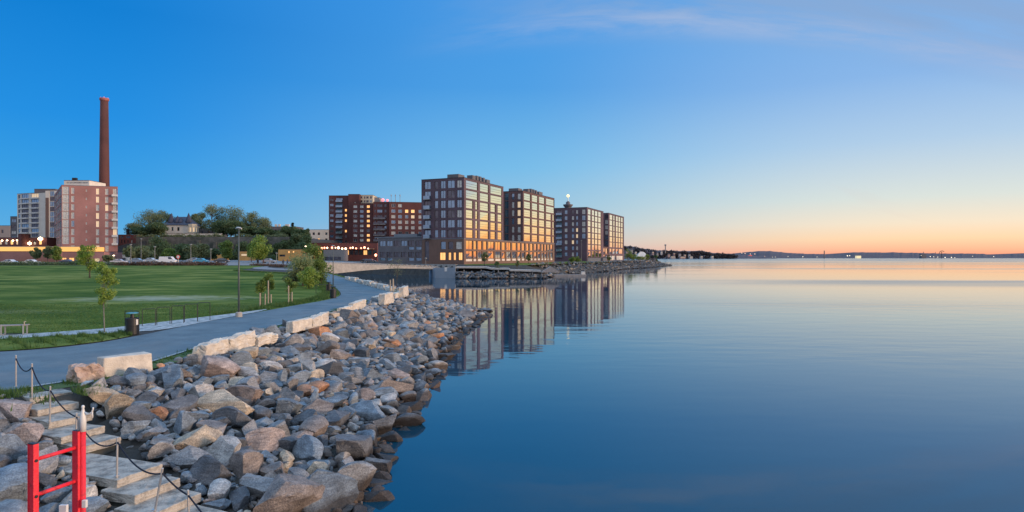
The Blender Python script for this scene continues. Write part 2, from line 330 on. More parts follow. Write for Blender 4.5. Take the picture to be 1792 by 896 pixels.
# water
def water_mat():
    m = bpy.data.materials.new('calm lake water'); m.use_nodes = True; nt = m.node_tree; N = nt.nodes; L = nt.links; b = N['Principled BSDF']
    b.inputs['Base Color'].default_value = (.0,.050,.090,1); b.inputs['IOR'].default_value = 1.52; b.inputs['Specular Tint'].default_value = (.66,.95,1,1); b.inputs['Roughness'].default_value = .03
    g = N.new('ShaderNodeNewGeometry')
    def noise(scale, stretch, d=4):
        mp = N.new('ShaderNodeMapping'); mp.inputs['Scale'].default_value = stretch; L.new(g.outputs['Position'], mp.inputs[0])
        n = N.new('ShaderNodeTexNoise'); n.inputs['Scale'].default_value = scale; n.inputs['Detail'].default_value = d; L.new(mp.outputs[0], n.inputs['Vector']); return n.outputs[0]
    big = noise(.012, (.35, 1.6, 1), 4)
    r = N.new('ShaderNodeMapRange'); L.new(big, r.inputs[0]); r.inputs[1].default_value = .50; r.inputs[2].default_value = .68; r.inputs[3].default_value = .03; r.inputs[4].default_value = .15
    sp = N.new('ShaderNodeSeparateXYZ'); L.new(g.outputs['Position'], sp.inputs[0])
    fr = N.new('ShaderNodeMapRange'); L.new(sp.outputs[1], fr.inputs[0]); fr.inputs[1].default_value = 250; fr.inputs[2].default_value = 900; fr.inputs[3].default_value = 0; fr.inputs[4].default_value = .13
    mp = N.new('ShaderNodeMapping'); mp.inputs['Location'].default_value = (-130/110, -132/22, 0); mp.inputs['Scale'].default_value = (1/110, 1/22, 0); L.new(g.outputs['Position'], mp.inputs[0])
    ln = N.new('ShaderNodeVectorMath'); ln.operation = 'LENGTH'; L.new(mp.outputs[0], ln.inputs[0])
    pr = N.new('ShaderNodeMapRange'); L.new(ln.outputs['Value'], pr.inputs[0]); pr.inputs[1].default_value = 1.1; pr.inputs[2].default_value = .5; pr.inputs[3].default_value = 0; pr.inputs[4].default_value = .12
    a1 = N.new('ShaderNodeMath'); a1.operation = 'ADD'; L.new(fr.outputs[0], a1.inputs[0]); L.new(pr.outputs[0], a1.inputs[1])
    a2 = N.new('ShaderNodeMath'); a2.operation = 'ADD'; L.new(a1.outputs[0], a2.inputs[0]); L.new(r.outputs[0], a2.inputs[1])
    L.new(a2.outputs[0], b.inputs['Roughness'])
    s = N.new('ShaderNodeMapRange'); L.new(big, s.inputs[0]); s.inputs[1].default_value = .45; s.inputs[2].default_value = .65; s.inputs[3].default_value = .06; s.inputs[4].default_value = .34
    h1 = noise(.33, (.7, 1.5, 1), 2); h2 = noise(2.6, (.7, 1.4, 1), 3)
    a = N.new('ShaderNodeMath'); a.operation = 'MULTIPLY_ADD'; L.new(h2, a.inputs[0]); a.inputs[1].default_value = .04; L.new(h1, a.inputs[2])
    bp = N.new('ShaderNodeBump'); L.new(s.outputs[0], bp.inputs['Strength']); bp.inputs['Distance'].default_value = .10; L.new(a.outputs[0], bp.inputs['Height']); L.new(bp.outputs[0], b.inputs['Normal'])
    return m
M['water'] = water_mat()
# ------------------------------------------------------------------ terrain
WL = [(-60,-6), (-14,3), (-5,8.5), (-3.5,14), (-4.0,18.4), (-4.0,21.2), (-3.8,26), (-3.8,30.4), (-4,41.5), (-3.2,54), (-2.4,63), (-4.5,69), (-9,75), (-13.5,80), (-19,90), (-26.5,105), (-36,126), (-50,150), (-62,190), (-57,216),
      (-16.5,180), (-14.6,165), (-8,162.5), (6.6,161), (13,184), (19,202), (36,241), (51,285), (66,313), (80,345), (101,398), (93,428), (60,500), (-50,700), (-200,950), (-1500,1500), (-3000,1500), (-3000,-6)]
CR = [(-60,12), (-25,15.4), (-15.5,16.4), (-12.6,17.6), (-12.3,19), (-12.3,22), (-12.5,30), (-12.0,41), (-12.0,52), (-11.8,64), (-12.6,70), (-15,76), (-20.6,88), (-28.3,104.5), (-38,125.5), (-51,150.5), (-64,190), (-58,217.6),
      (-16.2,181.3), (-13.8,170), (-7,172), (4,174), (9,192), (15,208), (31,246), (45,290), (60,318), (73,350), (90,398), (84,424), (55,492), (-55,690), (-205,940), (-1500,1490), (-2990,1490), (-2990,12)]
def segd(P, poly):
    d = np.full(len(P), 1e9); A = np.array(poly, float)
    for i in range(len(A)):
        a = A[i]; b = A[(i+1) % len(A)]; ab = b-a; t = np.clip(((P-a)@ab)/(ab@ab+1e-12), 0, 1)
        q = P-(a+t[:, None]*ab); d = np.minimum(d, np.hypot(q[:, 0], q[:, 1]))
    return d
def inside(P, poly):
    A = np.array(poly, float); r = np.zeros(len(P), bool)
    for i in range(len(A)):
        a = A[i]; b = A[(i+1) % len(A)]
        c = ((a[1] > P[:, 1]) != (b[1] > P[:, 1]))
        with np.errstate(divide='ignore', invalid='ignore'): xx = (b[0]-a[0])*(P[:, 1]-a[1])/(b[1]-a[1])+a[0]
        r ^= c & (P[:, 0] < xx)
    return r
def sm(a, b, x): t = np.clip((x-a)/(b-a), 0, 1); return t*t*(3-2*t)
def plateau(x, y):
    z = 1.9+1.4*sm(60, 170, y)
    left = sm(-60, -95, x)
    z = z+left*.8*sm(175, 225, y)
    z = z+11.0*sm(279, 296, y)*sm(-200, -176, x)*sm(-92, -104, x)*(1-sm(420, 600, y))
    z = z+6*sm(296, 330, y)*sm(-215, -200, x)*(1-sm(-92, -80, x))*0
    return z
def hgt(x, y):
    x = np.atleast_1d(np.asarray(x, float)); y = np.atleast_1d(np.asarray(y, float)); P = np.stack([x, y], 1)
    dC = segd(P, CR); dW = segd(P, WL); iC = inside(P, CR); iW = inside(P, WL); pl = plateau(x, y)
    mid = pl*dW/(dC+dW+1e-9)
    A = np.array([-12.6, 17.25]); B = np.array([-5.0, 11.2]); ab = B-A; tt = np.clip(((P-A)@ab)/(ab@ab), 0, 1); q = P-(A+tt[:, None]*ab); dd = np.hypot(q[:, 0], q[:, 1])
    cut = 1.74-1.55*tt-.35+np.maximum(dd-.6, 0)*1.3; k_ = (tt > .02); mid = np.where(k_, np.minimum(mid, cut), mid)
    return np.where(iC, pl, np.where(iW, mid, -np.minimum(dW*.4, 3)))
def hz1(x, y): return float(hgt([x], [y])[0])
def grid_mesh(name, xs, ys, zf, m, **k):
    gx, gy = np.meshgrid(xs, ys); P = np.stack([gx.ravel(), gy.ravel()], 1); z = zf(P[:, 0], P[:, 1])
    nx = len(xs); ny = len(ys); i = np.arange(nx*ny).reshape(ny, nx)
    Fq = np.stack([i[:-1, :-1].ravel(), i[:-1, 1:].ravel(), i[1:, 1:].ravel(), i[1:, :-1].ravel()], 1)
    return npmesh(name, np.column_stack([P, z]), Fq, m, smooth=True, **k)
xs = np.concatenate([np.arange(-2900, -400, 125), np.arange(-400, -110, 8), np.arange(-110, -40, 2.2), np.arange(-40, 4, .6), np.arange(4, 120, 2.4)])
ys = np.concatenate([np.arange(-6, 80, .6), np.arange(80, 235, 1.6), np.arange(235, 450, 4), np.arange(450, 1600, 40)])
tag(grid_mesh('ground', xs, ys, hgt, M['soil']), kind='structure')
w = MB(); w.quad((-3000, -300, 0), (9000, -300, 0), (9000, 9000, 0), (-3000, 9000, 0)); tag(w.build('lake', M['water']), kind='structure')
def resample(pts, step):
    out = []
    for i in range(len(pts)-1):
        a = np.array(pts[i], float); b = np.array(pts[i+1], float); n = max(1, int(np.hypot(*(b-a))/step))
        for k in range(n): out.append(a+(b-a)*k/n)
    out.append(np.array(pts[-1], float)); return np.array(out)
def smooth_line(pts, n):
    """arc-length resample of a Catmull-Rom curve to n points"""
    P = [np.array(p, float) for p in pts]; P = [2*P[0]-P[1]]+P+[2*P[-1]-P[-2]]; o = []
    for i in range(1, len(P)-2):
        for t in np.linspace(0, 1, 12, endpoint=False):
            o.append(.5*((2*P[i])+(-P[i-1]+P[i+1])*t+(2*P[i-1]-5*P[i]+4*P[i+1]-P[i+2])*t*t+(-P[i-1]+3*P[i]-3*P[i+1]+P[i+2])*t**3))
    o.append(P[-2]); o = np.array(o); d = np.concatenate([[0], np.cumsum(np.hypot(*np.diff(o, axis=0).T))])
    s = np.linspace(0, d[-1], n); return np.column_stack([np.interp(s, d, o[:, 0]), np.interp(s, d, o[:, 1])])
def strip(name, A, B, m, dz=.012, across=6, zf=hgt, **k):
    n = len(A); V = []
    for j in range(across+1): V.append(A+(B-A)*j/across)
    V = np.concatenate(V); z = zf(V[:, 0], V[:, 1])+dz
    i = np.arange((across+1)*n).reshape(across+1, n)
    Fq = np.stack([i[:-1, :-1].ravel(), i[:-1, 1:].ravel(), i[1:, 1:].ravel(), i[1:, :-1].ravel()], 1)
    o = npmesh(name, np.column_stack([V, z]), Fq, m, smooth=True, **k)
    return o
# path: outer (lake side) edge and inner (lawn side) edge
OUT = [(-42,14.6), (-26,15.6), (-16,17.2), (-13.7,18.6), (-13.0,22), (-13.1,27), (-13.0,32), (-12.6,41), (-12.5,52), (-12.3,62), (-13.0,69), (-15.5,75.5), (-21,87), (-28.8,104), (-38.5,125)]
INN = [(-42,22.6), (-28,23.2), (-20.6,24.9), (-18.4,27), (-17.9,30), (-17.8,35), (-17.5,40), (-16.9,48), (-16.2,55), (-16.9,62), (-20,72), (-24,83), (-30,98), (-42,125)]
So = smooth_line(OUT, 160); Si = smooth_line(INN, 160)
flat = lambda x, y: plateau(np.asarray(x), np.asarray(y))
tag(strip('path', So, Si, M['asphalt'], .016, 10, flat), kind='structure')
# lawn
LA = smooth_line([(-20.4,31.2), (-19.3,33.6), (-18.4,37), (-17.5,42), (-16.9,48), (-16.3,55), (-17.0,62), (-20.1,72), (-24.1,83), (-30.1,98), (-40,114), (-55,128), (-60,150), (-66,168)], 150)
LB = np.column_stack([np.full(150, -190.), LA[:, 1]]); LB[:, 1] = np.linspace(25.5, 172, 150)
LA[0] = (-20.4, 31.2)
tag(strip('lawn', LA, LB, M['lawn'], .008, 60, flat), kind='structure')
# cobbled strip
CA = smooth_line([(-60,27.0), (-30,27.6), (-24.2,28.6), (-21.0,30.6), (-19.0,31.6), (-18.0,33), (-17.7,38), (-17.4,43)], 60)
CB = smooth_line([(-60,28.4), (-30,28.9), (-24.8,30.1), (-22.2,32.2), (-21.0,34.0), (-20.2,36.6), (-18.8,41), (-17.5,46)], 60)
tag(strip('pavement', CA, CB, M['cobble'], .026, 4, flat), kind='structure')
# grass island between cobbles and path
GA = smooth_line([(-60,22.9), (-28,23.3), (-20.8,25.0), (-18.6,27.2), (-18.1,29.6), (-18.5,30.8)], 50)
GB = smooth_line([(-60,27.1), (-30,27.5), (-24.2,28.5), (-21.2,30.3), (-19.5,31.1), (-18.6,31.2)], 50)
tag(strip('verge', GA, GB, M['lawn'], .034, 6, flat), kind='structure')
# lake side verge with pale kerb line
VO = So.copy(); nrm = np.gradient(So, axis=0); nrm = np.column_stack([nrm[:, 1], -nrm[:, 0]]); nrm /= np.hypot(*nrm.T)[:, None]
sel = slice(32, 160)
tag(strip('grass_verge', (So+nrm*.10)[sel], (So+nrm*.95)[sel], M['verge'], .02, 2, flat), kind='structure')
tag(strip('kerb_line', (So-nrm*.04)[sel], (So+nrm*.09)[sel], M['kerb'], .05, 1, flat), kind='structure')
# street / car park beyond the lawn
RA = np.column_stack([np.linspace(-260, -60, 50), np.full(50, 170.)]); RB = np.column_stack([np.linspace(-260, -62, 50), np.full(50, 276.)])
tag(strip('street', RA, RB, M['plaza'], .04, 20, flat), kind='structure')
# path continuing to the bridge head
PA = smooth_line([(-38.5,125), (-45,134), (-60,146)], 12); PB = smooth_line([(-42,125), (-58,140), (-62,168)], 12)
tag(strip('footpath', PA, PB, M['plaza'], .05, 3, flat), kind='structure')
# lawn and gravel of the headland
HA = smooth_line([(-13,173), (5,176), (11,194), (17,210), (33,248), (47,291)], 50); HB = smooth_line([(-14,190), (-8,200), (4,230), (16,262), (26,290), (36,318)], 50)
tag(strip('headland_lawn', HA, HB, M['lawn'], .04, 8, flat), kind='structure')
HA = smooth_line([(47,291), (61,318), (74,350), (90,398)], 20); HB = smooth_line([(36,312), (52,350), (70,395), (80,410)], 20)
tag(strip('headland_gravel', HA, HB, M['beachy'], .05, 4, flat), kind='structure')
# ------------------------------------------------------------------ far shore
def ridge(name, tab, D0, depth, m, seed, rough=1.0):
    r = np.random.default_rng(seed); px = np.arange(tab[0][0], tab[-1][0], 1.6); yy = np.interp(px, [a for a, b in tab], [b for a, b in tab])
    nz = np.interp(px, px[::3], r.normal(0, .35*rough, len(px[::3]))); yy = yy-np.abs(nz)-r.random(len(px))*.35*rough
    rows = []; K = 7
    for j in range(K):
        t = j/(K-1); D = D0+depth*t
        ang = np.arctan((px-896)/F); Dp = np.where(np.abs(ang) > R(40), (D/np.cos(R(40)))*np.cos(ang), D)
        top = (HZ-yy)/F*(D0+depth)*Dp/D+H
        z = -1.5+(top+1.5)*math.sin(t*math.pi/2)**.8
        rows.append(np.column_stack([(px-896)/F*Dp, Dp, z]))
    for t2 in (.6, 1.4):
        q = rows[K-1].copy(); q[:, 1] += depth*t2; q[:, 2] *= (1-t2*.6); rows.append(q)
    V = np.concatenate(rows); n = len(px); i = np.arange(len(V)).reshape(len(rows), n)
    Fq = np.stack([i[:-1, :-1].ravel(), i[:-1, 1:].ravel(), i[1:, 1:].ravel(), i[1:, :-1].ravel()], 1)
    return tag(npmesh(name, V, Fq, m), kind='structure')
ridge('hills', [(1040,441), (1090,436), (1130,438), (1200,441), (1260,444), (1285,444.5), (1300,442.5), (1322,441), (1332,439.5), (1348,440), (1380,443), (1420,445), (1470,445), (1497,442), (1515,441.8), (1600,443), (1660,444.3), (1700,444), (1740,446), (1792,443.5), (1900,441), (2300,441), (2900,439), (3600,436), (4600,430)], 2090, 500, M['hill'], 3)
ridge('shore_hill', [(1030,436), (1080,431), (1104,431), (1120,434.5), (1150,438.5), (1170,439), (1200,440), (1225,439), (1250,443), (1290,447), (1330,449), (1360,451)], 1700, 160, M['hill'], 5, 1.2)
# ------------------------------------------------------------------ buildings
GL = {'mir': 'mirror', 'blue': 'glass_blue', 'dark': 'glass_dark', 'curt': 'curtain', 'lit': 'lit', 'pale': 'lit_pale', 'teal': 'glass_teal', 'white': 'white_panel'}
def window_mesh(o, u, n, w_, h_, kind, fm, mull=(), trans=(), dep=.2, fw=.07):
    """one window: frame bars, pane and glazing bars, set back from the face"""
    b = MB(); z = Vector((0, 0, 1)); o = o-n*dep; J = .02 if kind == 'mir' else .008
    j = [random.uniform(-J, J) for _ in range(4)]
    b.quad(o+n*j[0], o+u*w_+n*j[1], o+u*w_+z*h_+n*j[2], o+z*h_+n*j[3], 0)
    f = n*.07; p = o+n*.03
    b.obox(p, u*w_, z*fw, f, 1); b.obox(p+z*(h_-fw), u*w_, z*fw, f, 1); b.obox(p+z*fw, u*fw, z*(h_-2*fw), f, 1); b.obox(p+z*fw+u*(w_-fw), u*fw, z*(h_-2*fw), f, 1)
    for t in mull: b.obox(p+z*fw+u*(w_*t-fw*.4), u*fw*.8, z*(h_-2*fw), f*.8, 1)
    for t in trans: b.obox(p+u*fw+z*(h_*t-fw*.35), u*(w_-2*fw), z*fw*.7, f*.9, 1)
    return b
def facade(mb, o, u, n, width, z0, z1, ops, dep=.22, mi=0):
    us = sorted({0., width, *[q for a in ops for q in a[:2]]}); zs = sorted({z0, z1, *[q for a in ops for q in a[2:4]]})
    z = Vector((0, 0, 1)); pt = lambda a, b, d=0: o+u*a+z*(b)-n*d
    for i in range(len(us)-1):
        for k in range(len(zs)-1):
            cu = (us[i]+us[i+1])/2; cz = (zs[k]+zs[k+1])/2
            if any(a[0] < cu < a[1] and a[2] < cz < a[3] for a in ops): continue
            mb.quad(pt(us[i], zs[k]), pt(us[i+1], zs[k]), pt(us[i+1], zs[k+1]), pt(us[i], zs[k+1]), mi)
    for a in ops:
        x0, x1, a0, a1 = a[:4]
        mb.quad(pt(x0, a0), pt(x1, a0), pt(x1, a0, dep), pt(x0, a0, dep), mi); mb.quad(pt(x0, a1, dep), pt(x1, a1, dep), pt(x1, a1), pt(x0, a1), mi)
        mb.quad(pt(x0, a0, dep), pt(x0, a1, dep), pt(x0, a1), pt(x0, a0), mi); mb.quad(pt(x1, a0), pt(x1, a1), pt(x1, a1, dep), pt(x1, a0, dep), mi)
class Building:
    def __init__(s, name, label, cat, pts, z0, z1, wm, rm=None, group=None, fm=None, parapet=.5):
        s.P = [Vector((p[0], p[1], 0)) for p in pts]; s.z0 = z0; s.z1 = z1; s.wm = wm; s.fm = fm or M['bronze']; s.par = parapet; s.rm = rm or M['roof_dark']
        s.org = Vector((pts[0][0], pts[0][1], z0)); s.root = empty(name, s.org, label, cat, group); s.ops = {}
        s.emat = {}
    def edge(s, i):
        a = s.P[i]; b = s.P[(i+1) % len(s.P)]; u = (b-a); L_ = u.length; u = u/L_; return a, u, Vector((u.y, -u.x, 0)), L_
    def u(s, i, px):
        a, u, n, L_ = s.edge(i); r = (px-896)/F
        return (r*a.y-a.x)/(u.x-r*u.y)
    def zat(s, i, px, py): a, u, n, L_ = s.edge(i); D = a.y+u.y*s.u(i, px); return ZZ(py, D)
    def op(s, i, u0, u1, za, zb, kind='blue', mull=(), trans=(), part='window'):
        s.ops.setdefault(i, []).append((u0, u1, za, zb, kind, mull, trans, part))
    def grid(s, i, cols, rows, kinds, mull=(), trans=(), px=False, skip=()):
        for ri, (za, zb) in enumerate(rows):
            for ci, c in enumerate(cols):
                if (ri, ci) in skip: continue
                a, b = (s.u(i, c[0]), s.u(i, c[1])) if px else c[:2]
                k = kinds if isinstance(kinds, str) else random.choice(kinds)
                s.op(i, a, b, za, zb, k, mull, trans)
    def done(s, roof=True):
        wall = MB()
        for i in range(len(s.P)):
            a, u, n, L_ = s.edge(i); o = a-Vector((s.org.x, s.org.y, 0))
            facade(wall, o, u, n, L_, 0, s.z1-s.z0, [(q[0], q[1], q[2]-s.z0, q[3]-s.z0) for q in s.ops.get(i, [])])
            # parapet cap
            if s.par: wall.obox(o+Vector((0, 0, s.z1-s.z0))-n*.3+u*.0, u*L_, n*.36, Vector((0, 0, .16)), 1)
        s.wall = wall.build('wall', [s.wm, s.rm], s.root)
        r = MB(); k = len(s.P)
        r.add([p-Vector((s.org.x, s.org.y, 0))+Vector((0, 0, s.z1-s.z0-.25)) for p in s.P], (tuple(range(k)),))
        if roof: s.roof = r.build('roof', s.rm, s.root)
        for i, L0 in s.ops.items():
            a, u, n, L_ = s.edge(i)
            for (u0, u1, za, zb, kind, mull, trans, part) in L0:
                o = a+u*u0; wob = window_mesh(Vector((0, 0, 0)), u, n, u1-u0, zb-za, kind, s.fm, mull, trans)
                wob.build(part, [M[GL[kind]], s.fm], s.root, loc=(o.x-s.org.x, o.y-s.org.y, za-s.z0))
        return s
    def balcony(s, i, u0, u1, z, out=1.3, rail=None, h=1.05):
        a, u, n, L_ = s.edge(i); o = a+u*u0-Vector((s.org.x, s.org.y, 0))+Vector((0, 0, z-s.z0)); b = MB(); w_ = u1-u0; up = Vector((0, 0, 1))
        b.obox(o+n*.01, u*w_, n*out, up*.18, 0); b.obox(o+n*(out-.06)+up*.18, u*w_, n*.05, up*h, 1)
        b.obox(o+n*.01+up*.18, u*.05, n*(out-.08), up*h, 1); b.obox(o+u*(w_-.05)+n*.01+up*.18, u*.05, n*(out-.08), up*h, 1)
        return b.build('balcony', [M['concrete'], rail or M['glass_blue']], s.root)
    def rooftop(s, name, x0, x1, y0, y1, h, m):      # in world xy
        b = MB(); b.box(x0-s.org.x, x1-s.org.x, y0-s.org.y, y1-s.org.y, s.z1-s.z0-.2, s.z1-s.z0+h); return b.build(name, m, s.root)
e = Vector((33.1, 75, 0)).normalized(); lf = Vector((-e.y, e.x, 0)); K0 = Vector((-14.9, 195, 0))
def pq(a, b, O=None): v = (O or K0)+e*a+lf*b; return (v.x, v.y)
MIXW = ['blue', 'blue', 'curt', 'curt', 'dark', 'dark']
GT = 'brick and glass towers on the lake quay'
# podium
PB_ = Building('podium_building', 'long two storey podium with glowing orange windows under the two nearest glass towers', 'building', [pq(0,0), pq(82,0), pq(82,15.2), pq(0,15.2)], 2.6, 11.2, M['bronze'], M['roof_grey'], fm=M['bronze'])
edges_px = [(815.5,827.5),(829,834.5),(836.5,844),(846,852.5),(854.5,865),(867,876.5),(878.5,884.5),(886.5,894.5),(896.5,904),(906,911.5),(913.5,918.5),(921,926),(928,933),(935,939.5),(941.5,945.8),(948,951.5),(953.2,956.7),(958.5,961.7),(963.5,967.5)]
for a, b in edges_px:
    ua, ub = PB_.u(0, a), PB_.u(0, b)
    PB_.op(0, ua, ub, 7.95, 10.75, 'mir', (.5,) if ub-ua > 4 else ()); PB_.op(0, ua, ub, 5.05, 7.45, 'mir', (.5,) if ub-ua > 3 else ()); PB_.op(0, ua, ub, 4.15, 5.03, 'white', part='spandrel_panel')
for (a, b, k, z0, z1) in [(0.8,2.9,'curt',8,10.4),(3.8,5.6,'dark',8,10.4),(6.5,8.3,'blue',8,10.4),(12.6,14.2,'dark',4.3,10.6)]:
    PB_.op(3, 15.2-b, 15.2-a, z0, z1, k)
for (a, b, k) in [(0.6,1.9,'lit'),(2.9,3.7,'lit'),(4.6,5.5,'lit'),(6.6,8.6,'lit')]: PB_.op(3, 15.2-b, 15.2-a, 4.6, 7.0, k, (.5,))
PB_.done()
# tower A
TA = Building('glass_tower', 'tallest and nearest brick tower with big gold reflecting panes, left end of the podium', 'building', [pq(0,0), pq(29.4,0), pq(29.4,15.4), pq(0,15.4)], 11.2, 30.2, M['brick_violet'], M['roof_dark'], GT)
TA.emat = {}
def rows(z0, z1, n, lo, hi): h = (z1-z0)/n; return [(z0+i*h+lo, z0+i*h+hi) for i in range(n)]
ra = rows(11.35, 29.9, 6, .25, 2.85)
TA.grid(0, [(815.5,836.5),(840,855.5),(858.5,878.8)], ra[4:], 'mir', trans=(.33,.62), px=True)
TA.grid(0, [(815.5,828.2),(832,836.5),(840,855.5),(858.5,867.5),(871,878.8)], ra[:4], 'mir', trans=(.33,.62), px=True)
for ri, (za, zb) in enumerate(ra):
    for ca, cb, ks in [(742.8,753.5,['dark','dark','blue']),(760.5,766.5,MIXW),(771,779.5,['blue','curt','blue']),(783,795.5,['dark','dark','blue']),(799.5,808,['curt','blue','dark'])]:
        TA.op(3, TA.u(3, ca), TA.u(3, cb), za+.1, zb-.1, random.choice(ks), (.5,) if cb-ca > 7 else ())
TA.done()
for ri in range(5): TA.balcony(3, TA.u(3, 743), TA.u(3, 754), 11.4+ri*3.09, .9)
def roof_gear(B, O, items, z):
    for (a, b, c, d, h, nm) in items:
        m_ = MB(); o = (O+e*a+lf*b); m_.obox(Vector((o.x-B.org.x, o.y-B.org.y, z-B.z0)), e*c, lf*d, Vector((0, 0, h)), 0)
        if nm == 'ventilation_box':
            for k in range(4): m_.obox(Vector((o.x-B.org.x, o.y-B.org.y, z-B.z0+h*.15+k*h*.2))-lf*.06, e*c, lf*.06, Vector((0, 0, h*.08)), 0)
        m_.build(nm, M['grey_clad'], B.root)
roof_gear(TA, K0, [(1.0,2.5,4,4,1.7,'plant_room'), (8,1.2,2.2,2,2.1,'ventilation_box'), (11,1.2,1.4,1.4,2.3,'ventilation_box'), (13.4,1.2,1.2,1.4,2.3,'ventilation_box'), (16,1.2,1.2,1.4,2.2,'ventilation_box'), (18.4,1.2,2.6,3,1.9,'plant_room')], 29.9)
# tower B
TB = Building('glass_tower', 'second glass fronted brick tower, on the podium right of the tallest one', 'building', [pq(47.2,0), pq(82,0), pq(82,15.4), pq(47.2,15.4)], 11.2, 30.6, M['brick_dark'], M['roof_dark'], GT)
rb = rows(11.35, 30.2, 6, .25, 2.9)
TB.grid(0, [(917,929),(931,941.5),(943.5,953.7),(955.7,970.3)], rb[4:], 'mir', trans=(.33,.62), px=True)
TB.grid(0, [(917,929),(931,941.5),(943.5,953.7),(955.7,965),(967,970.3)], rb[:4], 'mir', trans=(.33,.62), px=True)
for za, zb in rb:
    TB.op(3, TB.u(3,895.5), TB.u(3,900), za+.1, zb-.2, random.choice(['curt','blue'])); TB.op(3, TB.u(3,905.5), TB.u(3,911), za+.1, zb-.2, random.choice(['dark','curt','pale'])); TB.op(3, TB.u(3,883.5), TB.u(3,890), za-.2, zb+.1, 'teal', (.5,))
TB.done()
roof_gear(TB, K0, [(48.5,2.5,4,4,1.6,'plant_room'), (55,1.2,2,2,1.9,'ventilation_box'), (58.5,1.2,1.2,1.4,2.3,'ventilation_box'), (61,1.2,1.2,1.4,2.3,'ventilation_box'), (63.6,1.2,1.2,1.4,2.2,'ventilation_box'), (67,1.2,4,3,2.,'plant_room')], 30.3)
# towers C and D
K2 = Vector((38.5, 323, 0)); e2 = Vector((33.3, 80, 0)).normalized(); l2 = Vector((-e2.y, e2.x, 0))
def p2(a, b): v = K2+e2*a+l2*b; return (v.x, v.y)
TC = Building('glass_tower', 'third tower, wide dark brick end wall beside finely gridded golden glass', 'building', [p2(0,0), p2(34,0), p2(34,18), p2(0,18)], 3, 31, M['brick_violet'], M['roof_dark'], GT)
rc = rows(9.0, 30.5, 7, .2, 2.9)
TC.grid(0, [(1029,1034.4),(1036,1040.8),(1041.2,1046.6),(1047,1052.2)], rc, 'mir', trans=(.5,), px=True)
TC.grid(0, [(1029,1034.4),(1036,1040.4),(1042,1046.6),(1048,1052.6)], [(5.4,8.7)], 'mir', px=True)
TC.grid(0, [(1029,1038),(1040,1052)], [(3.5,5.1)], 'white', px=True)
for za, zb in rows(5.4, 30.5, 8, .5, 2.5):
    for a, b in [(988,993),(1000.5,1004.5),(1008,1011.5)]: TC.op(3, TC.u(3,a), TC.u(3,b), za, zb, random.choice(['curt','curt','blue','blue','dark','pale'] if a > 999 else ['curt','blue']))
    if za > 14: TC.op(3, TC.u(3,1018.5), TC.u(3,1024.5), za-.3, zb+.2, random.choice(['curt','blue']), (.5,))
    TC.op(3, TC.u(3,974), TC.u(3,983.5), za-.3, zb, random.choice(['teal','dark','blue']), (.5,))
TC.done()
for za, zb in rows(5.4, 30.5, 8, .5, 2.5): TC.balcony(3, TC.u(3,973.8), TC.u(3,983.8), za-.6, 1.0)
TD = Building('glass_tower', 'rightmost and smallest of the glass fronted brick towers, at the end of the headland', 'building', [p2(45.8,0), p2(86.6,0), p2(86.6,18), p2(45.8,18)], 3, 31, M['brick_violet'], M['roof_dark'], GT)
TD.grid(0, [(1067,1072.5),(1073.5,1076.5),(1078,1082),(1082.5,1086.5),(1087,1090.6)], rows(11, 30.5, 6, .2, 3.1), 'mir', trans=(.5,), px=True)
TD.grid(0, [(1067,1071),(1072,1076.5),(1078,1082),(1083,1090)], [(7.4,10.4)], 'mir', px=True)
TD.grid(0, [(1067,1077),(1079,1090)], [(3.6,6.2)], 'white', px=True)
for za, zb in rows(9, 30.5, 7, .3, 2.7): TD.op(3, TD.u(3,1059), TD.u(3,1064), za, zb, random.choice(['curt','dark','blue']), (.5,))
TD.done()
LK = Building('link_building', 'low glazed link between the third and the last tower', 'building', [p2(34.05,.3), p2(45.75,.3), p2(45.75,12), p2(34.05,12)], 3, 11.2, M['brick_dark'], M['roof_dark'])
LK.grid(0, [(.5,5.3),(6.0,11.2)], [(7.4,10.4),(3.9,6.6)], 'mir'); LK.done()
# low grey two-storey house left of tower A
GH = Building('office_building', 'low dark grey two storey office with flat roof beside the tallest tower', 'building', [pq(1.2,15.5), pq(14,15.5), pq(14,33), pq(1.2,33)], 2.6, 11.9, M['grey_clad'], M['roof_grey'])
for r0, r1 in ((9.1, 10.9), (5.5, 7.2)):
    for k in range(6): GH.op(3, .6+k*2.8, 2.9+k*2.8, r0, r1, random.choice(['dark','dark','blue']), (.5,)); 
for a in (0, 1): GH.op(3, .7+a*2.8, 2.8+a*2.8, 4.3, 5.3, 'blue', part='glass_panel')
for a in (4, 5): GH.op(3, .7+a*2.8, 2.8+a*2.8, 4.3, 5.3, 'blue', part='glass_panel'); GH.op(3, .7+a*2.8, 2.8+a*2.8, 7.9, 8.9, 'blue', part='glass_panel')
GH.done()
b = MB(); o = Vector(pq(1.0,15.3)+(0,))-Vector((GH.org.x, GH.org.y, 0)); b.obox(o+Vector((0,0,9.3)), e*14, lf*19, Vector((0,0,.35)), 0); b.build('roof_slab', M['roof_grey'], GH.root)
b = MB(); o = Vector(pq(3,19)+(0,))-Vector((GH.org.x, GH.org.y, 0)); b.obox(o+Vector((0,0,9.66)), e*9, lf*9, Vector((0,0,.9)), 0); b.build('roof_dome_light', M['roof_grey'], GH.root)
def fac_building(name, label, pxl, pxr, D, pytop, z0, wm, depth=16, rot=0, cat='building', group=None, fm=None, rm=None, dr=0):
    """block whose front runs from photo column pxl to pxr, front at depth D (right end D+dr)"""
    a = Vector((X(pxl, D), D, 0)); b = Vector((X(pxr, D+dr), D+dr, 0)); u = (b-a).normalized(); bk = Vector((-u.y, u.x, 0))
    c = b+bk*depth; d = a+bk*depth
    return Building(name, label, cat, [(a.x, a.y), (b.x, b.y), (c.x, c.y), (d.x, d.y)], z0, ZZ(pytop, D), wm, rm, group, fm)
